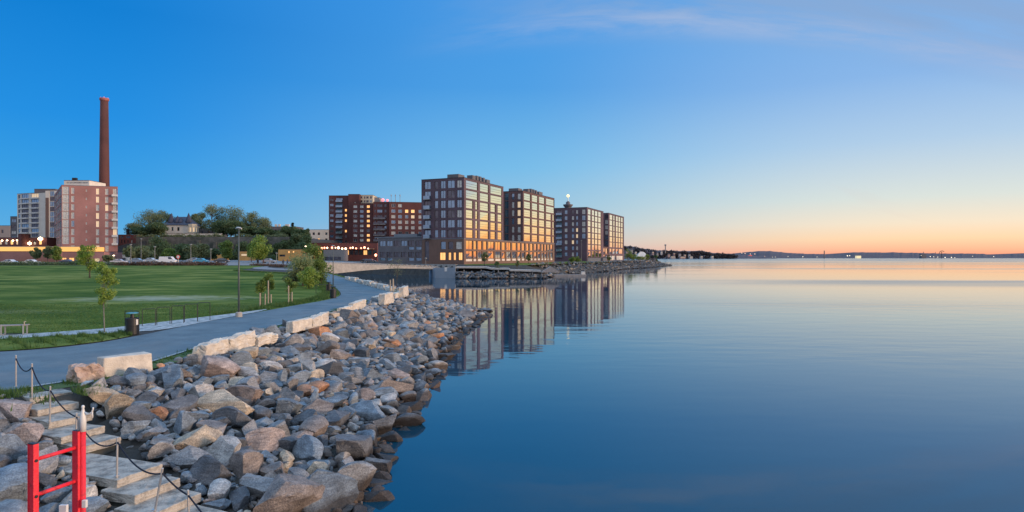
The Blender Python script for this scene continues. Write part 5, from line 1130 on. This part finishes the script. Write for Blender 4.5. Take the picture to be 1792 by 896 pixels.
# undergrowth in front of the stone wall
US_ = np.random.default_rng(55)
def shrub_belt(name, label, pts, m_, n, size, seed):
    V, Fq = leaf_cloud(pts, n, size, np.random.default_rng(seed)); return tag(npmesh(name, V, Fq, M[m_]), label, 'shrubs', kind='stuff')
shrub_belt('undergrowth', 'dark undergrowth and climbing plants at the foot of the stone wall', [((X(px,277), 277, US_.uniform(4,8.5)), (US_.uniform(1.5,3.5), 1.5, US_.uniform(1,4))) for px in US_.uniform(236, 545, 90)], 'leaf_dark', 22000, .6, 6)
shrub_belt('wall_top_shrubs', 'olive shrubs hanging over the top edge of the stone wall', [((X(px,283), 283, US_.uniform(13.8,15.2)), (US_.uniform(1.2,3), 1.2, US_.uniform(.6,1.4))) for px in US_.uniform(238, 520, 60)], 'leaf_olive', 11000, .5, 7)
shrub_belt('slope_shrubs', 'dense dark scrub covering the slope at the right end of the hill', [((X(px,292+8*q), 292-20*(1-q), 4+11*q), (3.5, 2, 2.2)) for px, q in zip(US_.uniform(498, 546, 60), US_.random(60))], 'leaf_dark', 14000, .6, 8)
# headland trees
for k, (px, D, top, hw, lm, lb) in enumerate([(848,172,440,7,'leaf_olive','small round budding tree in front of the glowing podium windows'),(925,205,445,5,'leaf_olive','thin low tree near the right end of the podium'),(1012,290,447,8,'leaf_mid','green bush below the third tower dark end wall'),(1001,288,450,7,'leaf_mid','low bush left of the green one by the third tower'),
      (1066,330,446,4,'leaf_olive','thin bush in front of the link building'),(1098,370,436,9,'leaf_mid','large green bush against the last tower right corner'),(1108,378,445,9,'leaf_mid','green bush left of the tent roof'),(1122,380,448,9,'leaf_mid','bright bush in front of the tent roof'),(1132,385,446,6,'leaf_mid','bush left of the dark boat shed'),(1149,388,445,5,'leaf_dark','dark shrub right of the boat shed'),(870,168,458,6,'leaf_dark','low dark shrub on the quay lawn'),(905,170,456,3,'leaf_olive','tiny bare tree on the quay lawn')]):
    p = onp(px, D); h_ = ZZ(top, D)-p.z; tree('small_tree' if k in (0,1,11) else 'bush', lb, 'tree' if k in (0,1,11) else 'bush', p, max(h_,.8), h_*(.3 if k in (0,1,11) else .03), hw/F*D, lm, 1300, .36, 200+k, clumps=12, cr=.45)
# thin bare sapling at the end of the block row
p = gp(694, 505, 2.0); tree('bare_sapling', 'thin nearly leafless sapling beside the channel where the path bends', 'tree', p, ZZ(452,p.y)-p.z, 1.4, 1.5, 'leaf_olive', 260, .10, 300, clumps=18, tr=.03)
# hedges and grass
def stuff_leaves(name, label, boxes, n, size, m_, seed):
    r = np.random.default_rng(seed); C_ = np.array(boxes); V, Fq = leaf_cloud([((b_[0], b_[1], b_[2]), (b_[3], b_[4], b_[5])) for b_ in boxes], n, size, r)
    return tag(npmesh(name, V, Fq, M[m_]), label, 'hedge', kind='stuff')
stuff_leaves('hedge', 'reddish brown low hedge along the far edge of the lawn', [(X(px,168), 168+random.uniform(-1,1), 3.6, 2.4, 1.2, random.uniform(.5,.9)) for px in range(212, 392, 9)], 9000, .3, 'leaf_brown', 1)
stuff_leaves('hedge', 'short reddish hedge left of the walking people', [(X(px,D_), D_, 3.35, 1.6, 1., .55) for px, D_ in zip(range(445, 500, 7), np.linspace(168, 150, 8))], 3500, .26, 'leaf_brown', 2)
stuff_leaves('hedge', 'dark green hedge in front of the pink wall', [(X(px,172), 172, 3.6, 2.6, 1.2, random.uniform(.6,1.1)) for px in range(-10, 215, 10)], 9000, .3, 'leaf_dark', 3)
def blades(name, label, P, h_lo, h_hi, w_, seed, zoff=0.02):
    r = np.random.default_rng(seed); n = len(P); z = plateau(P[:, 0], P[:, 1])+zoff; h_ = r.uniform(h_lo, h_hi, n); th = r.uniform(0, 6.28, n); d = np.column_stack([np.cos(th), np.sin(th), np.zeros(n)])
    b_ = np.column_stack([P, z]); tip = b_+np.column_stack([r.normal(0, .35, n)*h_, r.normal(0, .35, n)*h_, h_]); ww = w_*r.uniform(.6, 1.3, n)[:, None]
    V = np.stack([b_-d*ww, b_+d*ww, tip], 1).reshape(-1, 3); return tag(npmesh(name, V, np.arange(3*n).reshape(n, 3), M['grass_blade']), label, 'grass', kind='stuff')
r = np.random.default_rng(9)
n = 60000; P = np.column_stack([r.uniform(-75, -17, n), 31+19*r.random(n)**1.2]); P = P[(P[:, 0] < np.interp(P[:, 1], LA[:, 1], LA[:, 0])-.1) & (P[:, 0] > -.86*P[:, 1]) & ~inside(P, [tuple(q) for q in CA]+[tuple(q) for q in CB[::-1]])]
blades('lawn_grass', 'short mown grass of the nearer part of the lawn', P, .02, .06, .03, 8)
def along(A, B, n, clus=60, sd=.35):
    t_ = r.random(n); s_ = r.random(n); i = (t_*(len(A)-1)).astype(int); P = A[i]+(B[i]-A[i])*s_[:, None]
    c = P[r.integers(n, size=clus)]; k = r.random(n) < .55; P[k] = c[r.integers(clus, size=k.sum())]+r.normal(0, sd, (k.sum(), 2)); return P
P = along(GA[8:], GB[8:], 26000, 160, .28); P = P[inside(P, [tuple(q) for q in GA]+[tuple(q) for q in GB[::-1]])]
blades('tall_grass', 'tufty rough grass on the island between cobbles and path', P, .06, .26, .014, 2, .03)
P = along(LA[10:110], LA[10:110]+np.array([-1.8, 0]), 26000, 220, .3); P = P[(P[:, 0] < np.interp(P[:, 1], LA[:, 1], LA[:, 0])-.1) & ~inside(P, [tuple(q) for q in CA]+[tuple(q) for q in CB[::-1]])]
blades('rough_grass', 'rough grass tufts along the lawn edge beside the path', P, .08, .30, .02, 3)
A_ = (So+nrm*.12)[sel]; B_ = (So+nrm*.8)[sel]; P = along(A_, B_, 9000, 90, .2)
blades('verge_grass', 'thin grass along the kerb above the rocks', P, .05, .18, .014, 4)
P = np.concatenate([np.array([[-12.05, 17.2]])+r.normal(0, 1, (700, 2))*[.25, .45], np.array([[-14.0, 17.0]])+r.normal(0, 1, (900, 2))*[.35, .25]]); P = P[~np.array([near_steps(q[0], q[1], -.2) for q in P])]
blades('step_grass', 'green grass growing at both sides of the top step', P, .08, .22, .014, 5)
# ------------------------------------------------------------------ street furniture
def street_lamp(px, py, top, label, z=None, base=False, arm=.5, head=1):
    z = 1.9 if z is None else z; p = gp(px, py, z)
    for _ in range(5): p = gp(px, py, float(plateau(p.x, p.y)))
    h_ = ZZ(top, p.y)-p.z; g = empty('street_lamp', p, label, 'street lamp', 'street lamps')
    MB().tube([(0,0,0),(0,0,h_*.5),(0,0,h_)], [.065,.055,.038], 10).build('pole', M['pole_metal'], g, smooth=True)
    if base: MB().lathe([(.21,0),(.20,.30),(.14,.36)], (0,0,-.03), 14).build('base', M['concrete'], g)
    b = MB(); b.tube([(0,0,h_-.04),(0,0,h_+.04)], .06, 8); b.tube([(-arm*.35,0,h_),(arm*.1,0,h_+.03)], .03, 6); b.build('bracket', M['pole_metal'], g)
    b = MB(); b.tube([(-arm*.45,0,h_+.03),(-arm*.2,0,h_+.09),(arm*.2,0,h_+.07),(arm*.38,0,h_+.0)], [.03,.06,.06,.03], 8); b.build('lamp_head', M['steel'], g, smooth=True)
    return g
street_lamp(418, 555, 401, 'tallest street lamp standing on a round pale base at the lawn edge', base=True)
street_lamp(583, 500, 431, 'slim street lamp behind the dark bin at the path bend')
def far_lamp(px, D, top, label, lit=False):
    x_ = X(px, D); z = float(plateau(x_, D)); g = empty('street_lamp', (x_, D, z), label, 'street lamp', 'street lamps'); h_ = ZZ(top, D)-z
    MB().tube([(0,0,0),(0,0,h_)], [.09,.06], 7).build('pole', M['pole_light'], g); q = .75 if lit else 1; MB().lathe([(.1,-.2*q),(.38*q,-.08*q),(.38*q,.06*q),(.1,.16*q)], (0,0,h_), 10).build('lamp_head', M['lamp'] if lit else M['pole_light'], g, smooth=True)
far_lamp(334, 180, 428, 'thin lamp post in front of the hill below the garden wall'); far_lamp(271, 178, 432, 'thin lamp post left of the round road sign'); far_lamp(369, 185, 436, 'short lamp post left of the round dark green tree'); far_lamp(229, 188, 428, 'lamp post right of the orange red block'); far_lamp(247, 210, 418, 'tall thin post before the left trees of the hill')
far_lamp(535, 215, 431, 'lit lamp above the ochre pavilion', True); far_lamp(576, 225, 449, 'short lit lamp near the right end of the ochre pavilion', False); far_lamp(960, 196, 438, 'thin lamp post at the right end of the podium'); far_lamp(1017.5, 300, 421, 'thin lamp post at the corner of the third tower'); far_lamp(199, 203, 447, 'low lit lamp beneath the corner of the orange red block', True); far_lamp(97, 198, 437, 'lit lamp above the left end of the garage', True); far_lamp(484, 195, 443, 'short lamp post beside the ochre pavilion'); far_lamp(745, 176, 452, 'short pale post on the quay near the bridge')
g = empty('road_sign', onp(312,175), 'round pale red road sign on a thin pole', 'road sign'); h_ = ZZ(449.5,175)-g.location.z
MB().tube([(0,0,0),(0,0,h_)], .06, 6).build('pole', M['steel'], g); MB().tube([(0,-.07,h_),(0,-.11,h_)], .55, 18).build('sign_rim', M['red'], g); MB().tube([(0,-.112,h_),(0,-.13,h_)], .40, 18).build('sign_face', M['white'], g)
def bin_(px, py, label, blue=True, frame=True, s=1.0, sticker=False):
    p = gp(px, py)
    for _ in range(5): p = gp(px, py, float(plateau(p.x, p.y)))
    g = empty('litter_bin', p, label, 'litter bin', 'litter bins')
    MB().lathe([(.24,0),(.265,.04),(.275,.40),(.27,.405),(.27,.42),(.278,.43),(.285,.80),(.27,.83),(.22,.83),(.22,.70)], (0,0,0), 28).build('body', M['black'], g, smooth=False)
    MB().lathe([(.05,.80),(.10,.82),(.07,1.02),(.09,1.06)], (0,0,0), 12).build('lid_stem', M['black'], g)
    MB().lathe([(.22,1.02),(.27,1.04),(.27,1.07),(.20,1.09),(.02,1.095)], (0,0,0), 24).build('lid', M['bin_top'] if blue else M['black'], g, smooth=True)
    if frame:
        b = MB()
        for sgn in (-1, 1): b.tube([(sgn*.34,-.02,0),(sgn*.34,-.02,1.12),(sgn*.30,-.02,1.16),(0,-.02,1.165)], .017, 8)
        b.build('frame', M['black'], g)
    if sticker: MB().box(-.001,.012,-.06,.06,0,.26).build('sticker', M['white'], g, loc=(.284*.97,-.284*.26,.50)).rotation_euler = (0,0,R(-15))
    return g
bin_(231.5, 586, 'black round litter bin with a teal blue lid and white sticker on the cobbled strip', sticker=True); bin_(583, 522, 'black litter bin standing on the path bend', blue=False, frame=False); bin_(575.5, 511, 'dark litter bin partly hidden behind the one on the path bend', blue=False, frame=False)
for k, (x0, x1, y0, y1, nm) in enumerate([(249,272,571,541,'nearest to the bin'),(274.5,297.5,569,538,'second from the bin'),(300.5,321.5,567,535.5,'third from the bin'),(323,345.5,564.5,532.5,'fourth from the bin'),(346,367.5,562,530,'farthest from the bin')]):
    a = gp(x0, y0); c = gp(x1, y0-1.2); t_ = ZZ(y1, a.y)-1.9; v = c-a
    tag(MB().tube([(0,0,-.05),(0,0,t_-.06),(v.x*.04,v.y*.04,t_),(v.x*.96,v.y*.96,t_),(v.x,v.y,t_-.06),(v.x,v.y,-.05)], .019, 8).build('bicycle_hoop', M['black'], loc=a), 'black bicycle hoop in the grass, '+nm, 'bicycle rack', 'black bicycle hoops beside the path')
a = gp(553, 514); tag(MB().tube([(0,0,-.05),(0,0,.85),(.06,.1,.9),(.5,1.6,.9),(.55,1.7,.85),(.55,1.7,-.05)], .022, 8).build('bicycle_hoop', M['black'], loc=a), 'black bicycle hoop near the two dark bins', 'bicycle rack', 'black bicycle hoops beside the path')
# park bench at the left edge
p = gp(43, 586); BN = empty('park_bench', p, 'low pale slatted park bench cut off by the left edge', 'bench')
ang = math.atan2(-.9, -1.6); ux = Vector((-.93, -.28, 0)).normalized(); uy = Vector((-ux.y, ux.x, 0))
for k in range(3):
    o_ = ux*(.03+.9*k); f_ = -uy if k == 0 else -uy
    b = MB()
    for q in (0, .42): b.obox(o_-uy*.0+uy*(-q-.02), ux*.05, uy*.05, Vector((0,0,.46 if q else .52)))
    b.obox(o_-uy*.44, ux*.05, uy*.44, Vector((0,0,.0))+Vector((0,0,.05))); b.build('leg', M['steel'], BN)
b = MB()
for k in range(4): b.obox(Vector((0,0,.445))+ux*-.05-uy*(.02+k*.115), ux*1.95, -uy*.09, Vector((0,0,.04)))
b.build('seat', M['wood_grey'], BN)
MB().tube([Vector((0,0,.45)), Vector((0,0,.62))+ux*.02, Vector((0,0,.64))-uy*.12], .022, 8).build('armrest', M['wood_pale'], BN)
# ------------------------------------------------------------------ cars
def car(px, D, rz, col, label, van=False):
    x_ = X(px, D); g = empty('parked_van' if van else 'parked_car', (x_, D, float(plateau(x_, D))+.04), label, 'van' if van else 'car', 'parked cars', rz)
    L_ = 4.4; hw = .88
    if van: lo = [(-2.4,.35),(-2.45,.9),(-2.4,1.9),(-2.2,2.05),(1.2,2.05),(1.9,1.2),(2.4,1.0),(2.45,.35)]; gl = [(1.15,1.95),(1.75,1.25),(.4,1.25),(.4,1.95)]
    else: lo = [(-2.2,.32),(-2.22,.75),(-2.0,.92),(-1.35,.98),(-.85,1.38),(-.2,1.47),(.55,1.42),(1.15,.98),(1.9,.85),(2.18,.65),(2.2,.32)]; gl = [(-1.2,.98),(-.78,1.33),(-.2,1.41),(.5,1.36),(1.0,.98)]
    b = MB(); n = len(lo); vs = [(x, -hw*(1 if z < 1.0 else .86), z) for x, z in lo]+[(x, hw*(1 if z < 1.0 else .86), z) for x, z in lo]
    b.add(vs, [tuple(range(n)), tuple(reversed(range(n, 2*n)))]+[(i, i+n, (i+1) % n+n, (i+1) % n) for i in range(n)]); b.build('body', mat('car paint', col, .3, var=.05, coat=.5), g, bevel=.05)
    b = MB(); n = len(gl)
    for sg in (-1, 1): b.add([(x, sg*(hw*(1.0 if z < 1.0 else .87)+.012), z) for x, z in gl], [tuple(range(n)) if sg < 0 else tuple(reversed(range(n)))])
    b.build('window', M['glass_dark'], g)
    for wx in (-1.35, 1.35):
        for sg in (-1, 1):
            wh = MB().tube([(wx, sg*.72, .32), (wx, sg*.90, .32)], .32, 16).build('wheel', M['black'], g); MB().tube([(wx, sg*.90, .32), (wx, sg*.915, .32)], .19, 12).build('rim', M['steel'], wh)
    for sg in (-.6, .6): MB().box(2.13 if not van else 2.38, 2.215 if not van else 2.47, sg-.18, sg+.18, .62, .76).build('headlight', M['white'], g)
car(55, 183, .1, (.70,.70,.68), 'white car parked before the pink wall, left of the garage'); car(18, 184, 0, (.6,.6,.6), 'pale car at the far left before the pink wall'); car(118, 186, .15, (.06,.07,.09), 'dark car in front of the lit garage doors'); car(141, 184, -.1, (.18,.18,.20), 'grey car in front of the right garage door')
car(208, 190, .3, (.5,.5,.52), 'silver car right of the garage'); car(294, 196, .05, (.75,.75,.73), 'white van on the street below the villa', True); car(240, 200, .1, (.25,.3,.35), 'blue grey car left of the white van'); car(264, 204, 0, (.45,.5,.52), 'silver car between the lamp post and the white van'); car(340, 206, .1, (.3,.33,.36), 'grey car below the stone wall'); car(352, 200, 0, (.08,.35,.5), 'blue car under the short lamp post'); car(388, 200, .2, (.05,.06,.07), 'dark car left of the round green tree'); car(470, 205, .1, (.35,.37,.4), 'grey car beneath the broad bright green tree')
car(640, 255, .1, (.03,.035,.04), 'black car in front of the dark pavilion near the red lamp'); car(648, 250, 0, (.12,.12,.14), 'dark grey car next to the red lamp')
# ------------------------------------------------------------------ people
def person(px, D, label, rz=0, shirt=(.05,.06,.08), stride=.18, seat=False):
    x_ = X(px, D); z = float(plateau(x_, D))+.04; M_ = mat('clothes', shirt, .9)
    J = [(0,0,.93,.15),(0,0,1.15,.15),(0,0,1.40,.17),(0,0,1.50,.065),(0,.02,1.58,.085),(0,.02,1.70,.10),(0,.01,1.76,.07),
         (-.18,0,1.40,.07),(-.24,-.05,1.12,.05),(-.23,.08,.88,.035),(.18,0,1.40,.07),(.24,.06,1.12,.05),(.23,-.02,.88,.035),
         (-.10,0,.88,.10),(-.10,stride,.50,.065),(-.10,stride*.9,.08,.045),(-.10,stride*.9+.16,.04,.04),(.10,0,.88,.10),(.10,-stride*.5,.50,.065),(.10,-stride*1.6,.10,.045),(.10,-stride*1.6+.15,.04,.04)]
    E = [(0,1),(1,2),(2,3),(3,4),(4,5),(5,6),(2,7),(7,8),(8,9),(2,10),(10,11),(11,12),(0,13),(13,14),(14,15),(15,16),(0,17),(17,18),(18,19),(19,20)]
    me = bpy.data.meshes.new('person'); me.from_pydata([j[:3] for j in J], E, []); o = bpy.data.objects.new('person', me); COL.objects.link(o); me.materials.append(M_)
    md = o.modifiers.new('skin', 'SKIN'); sv = me.skin_vertices[0] if me.skin_vertices else None
    if sv is None:
        bpy.context.view_layer.objects.active = o
        bm = bmesh.new(); bm.from_mesh(me); bm.verts.layers.skin.verify(); bm.to_mesh(me); bm.free(); sv = me.skin_vertices[0]
    for i, j in enumerate(J): sv.data[i].radius = (j[3], j[3])
    sv.data[0].use_root = True
    o.modifiers.new('sub', 'SUBSURF').levels = 1; o.modifiers['sub'].render_levels = 1; o.location = (x_, D, z); o.rotation_euler = (0,0,rz)
    return tag(o, label, 'person', 'people walking beyond the lawn')
person(495.5, 158, 'person in dark clothes walking, tallest figure beyond the lawn', .5); person(503, 160, 'person in a dark blue jacket walking just right of the tallest figure', 1.2, (.04,.07,.12)); person(472, 172, 'person in dark clothes with light top walking toward the ochre pavilion', 2.0, (.35,.35,.36)); person(451, 174, 'person in black near the tall street lamp on the street beyond the lawn', .2, (.02,.02,.03)); person(461, 176, 'person in brown coat between the other walkers beyond the lawn', 1.4, (.10,.05,.04))
# ------------------------------------------------------------------ far shore details
random.seed(21)
HOUSE = [(.55,.38,.32),(.5,.45,.42),(.60,.55,.50),(.35,.22,.20)]; HN = ['pinkish','beige','pale','dark red']
FH = [(1098,439,4,0,'highest on the hill against the last tower'),(1106,437,3.4,1,'near the top of the town hill'),(1113,441,3,2,'just below the hilltop woods'),(1121,440,3,3,'on the hill shoulder above the boat shed'),(1143,441,3,0,'above the boat shed, upper row'),(1151,443,2.6,1,'left of the water tower'),(1158,440.5,3,2,'directly left of the water tower foot'),(1171,445,4,0,'directly right of the water tower foot'),(1180,443.5,3,3,'in the upper row right of the tower'),(1190,444.5,3.6,1,'mid upper row right of the tower'),(1199,446,3,0,'near the end of the upper row'),(1207,445.5,3,2,'at the right end of the upper row'),(1178,449,8,1,'long, lit, at the water below the tower'),(1195,449.5,9,0,'longest one with lit windows on the waterline'),(1210,449.2,5,2,'low one right of the longest waterline house'),(1228,448.5,4,1,'alone on the shore between town and woods'),(1247,448.5,4,2,'last and rightmost on the shore')]
for k, (px, py, wp, ci, wd) in enumerate(FH):
    D = 1640 if py < 447 else 1600; w_ = wp/F*D; h_ = 2.6/F*D; base = ZZ(py+1.3, D)
    g = empty('shore_house', (X(px,D), D, base), f'tiny {HN[ci]} house across the bay, {wd}', 'house', 'houses across the bay')
    b = MB(); b.box(-w_/2,w_/2,0,9,-6,h_*.62); b.build('wall', mat('house wall', HOUSE[ci]), g)
    b = MB(); b.add([(-w_/2-.4,-.5,h_*.6),(w_/2+.4,-.5,h_*.6),(w_/2+.4,9.5,h_*.6),(-w_/2-.4,9.5,h_*.6),(-w_/2-.4,4.5,h_),(w_/2+.4,4.5,h_)], ((0,1,5,4),(1,2,5),(2,3,4,5),(3,0,4),(0,3,2,1))); b.build('roof', M['roof_dark'], g)
    if k % 2 == 0 or py > 448: MB().box(-w_*.4,w_*.4,-.1,-.02,h_*.2,h_*.42).build('window', M['lit_pale'], g)
def woods(name, label, n, rng_px, tab, D, seed, size):
    r = np.random.default_rng(seed); px = r.uniform(*rng_px, n); yy = np.interp(px, [a for a, b_ in tab], [b_ for a, b_ in tab]); t_ = r.random(n)**.7; V = []
    cl = [(((p_-896)/F*D_, D_, (HZ-(452-(452-y_)*q))/F*D_+H), (5.5, 4, 4.5)) for p_, y_, q, D_ in zip(px, yy, t_, np.full(n, D))]
    V, Fq = leaf_cloud(cl, n*38, size, r); return tag(npmesh(name, V, Fq, M['far_wood']), label, 'trees', kind='stuff')
woods('distant_trees', 'woods and garden trees over the town across the bay', 330, (1085,1290), [(1085,433),(1104,432),(1125,435),(1150,439),(1200,440.5),(1225,440),(1250,443.5),(1290,447)], 1660, 3, 3.4)
def far_thing(name, label, cat, px, D, ytop, r0, r1, ybase=450, m_='grey_clad'):
    b0 = ZZ(ybase, D); return tag(MB().tube([(0,0,-5),(0,0,ZZ(ytop,D)-b0)], [r0, r1], 8).build(name, M[m_], loc=(X(px,D), D, b0)), label, cat)
g = empty('lattice_tower', (X(1164.5,1650),1650,ZZ(440,1650)), 'thin water tower mast with a wider top above the town across the bay', 'tower'); h_ = ZZ(428,1650)-ZZ(440,1650)
MB().tube([(0,0,-5),(0,0,h_)], [1.5,1.2], 8).build('shaft', M['wood_grey'], g); MB().lathe([(1.2,h_-4),(2.6,h_-3),(2.6,h_),(1,h_+.8)], (0,0,0), 10).build('crown', M['wood_grey'], g)
far_thing('factory_chimney', 'thin dark chimney on the far shore in the middle of the horizon', 'chimney', 1442.5, 2080, 438.5, 2.0, 1.5)
far_thing('mast', 'short thin mast rising from the far ridge right of the pale lights', 'mast', 1616, 2080, 440.5, 1.6, .8); far_thing('mast', 'thin mast right of the short one on the far ridge', 'mast', 1637, 2080, 441, 1.0, .6)
g = empty('harbour_crane', (X(1648,2080),2080,2), 'tiny curved crane on the far shore', 'crane'); h_ = ZZ(441.5,2080); MB().tube([(0,0,-2),(0,0,h_)], 1.0, 6).build('post', M['roof_dark'], g); MB().tube([(-8,0,h_-6),(-5,0,h_+1),(1,0,h_+3),(8,0,h_+.5)], .9, 6).build('boom', M['roof_dark'], g)
LT = [(1298,443,1,'lamp','leftmost of four warm lights on the knoll'),(1304,443.5,1,'lamp','second of four warm lights on the knoll'),(1313,444.5,1,'lamp','above the tiny red hall, third of the knoll lights'),(1321,444.5,1,'lamp','rightmost of the knoll lights'),(1338,449,1,'lamp','warm one at the waterline right of the red hall'),(1352,450,.8,'lamp_pale','left one of a close pale pair under the long ridge'),(1357,449.8,.8,'lamp_pale','right one of a close pale pair under the long ridge'),(1379,449,.8,'lamp_pale','pale one alone under the long ridge'),(1405,449.5,1.1,'lamp_pale','pale one at the right foot of the long ridge'),(1430,449.8,.8,'lamp_pale','pale one just left of the thin far chimney'),(1483,447.7,1.6,'lamp_pale','brighter pale one left of the bright pale hall'),(1487,447.5,1.2,'lamp_pale','fainter pale one touching the brighter one by the pale hall'),(1612,447,.8,'lamp_pale','highest pale one left of the grey tower block'),(1628,449,1.2,'lamp_pale','first pale one right of the grey tower block'),(1634,449.5,1,'lamp_pale','second pale one right of the grey tower block'),(1641,450,1,'lamp_pale','pale one left of the curved crane'),(1654,450.5,1.4,'lamp_pale','brighter pale one right below the curved crane'),(1665,450.5,1.4,'lamp_pale','pale one further right of the curved crane'),(1671,451,1,'lamp_pale','last pale one of the harbour row'),(1702,448.5,.7,'lamp_pale','faint one between harbour row and right edge'),(1739,449.2,1,'lamp_pale','rightmost pale one on the far ridge')]
M['lamp_pale'] = mat('pale distant lamp', (1,.9,.7), emit=((1,.85,.60), 1.6)); M['lamp_far'] = mat('warm distant lamp', (1,.7,.5), emit=((1,.62,.40), 2.0))
for k, (px, py, s_, mm, wd) in enumerate(LT):
    D = 2070; q = s_*1.1; g = empty('shore_lamp', (X(px,D), D, ZZ(py,D)-6), f'small far shore light, {wd}', 'lamp', 'lights on the far shore')
    MB().tube([(0,0,-6),(0,0,6)], .3, 5).build('pole', M['roof_dark'], g); MB().lathe([(.1,-q),(q,-q*.4),(q,q*.4),(.1,q)], (0,0,6), 7).build('lamp_globe', M['lamp_far'] if mm == 'lamp' else M['lamp_pale'], g)
fb = fac_building('shore_warehouse', 'tiny red hall with painted glow on the far shore', 1305, 1316, 2060, 446.8, 0, mat('red wall with painted glow', (.6,.1,.08), emit=((1,.14,.10), .8)), 12); fb.done()  # red light on the walls is emission put into their material
fb = fac_building('shore_warehouse', 'tiny bright pale hall on the far shore', 1500, 1507, 2060, 447.5, 0, mat('hall wall with painted glow', (.8,.7,.4), emit=((1,.80,.45), .6)), 12); fb.done()  # lamp light on these walls painted in as emission
fb = fac_building('shore_silo', 'tiny grey tower block on the far shore ridge', 1613, 1621, 2070, 444.5, 0, M['grey_clad'], 12); fb.done()
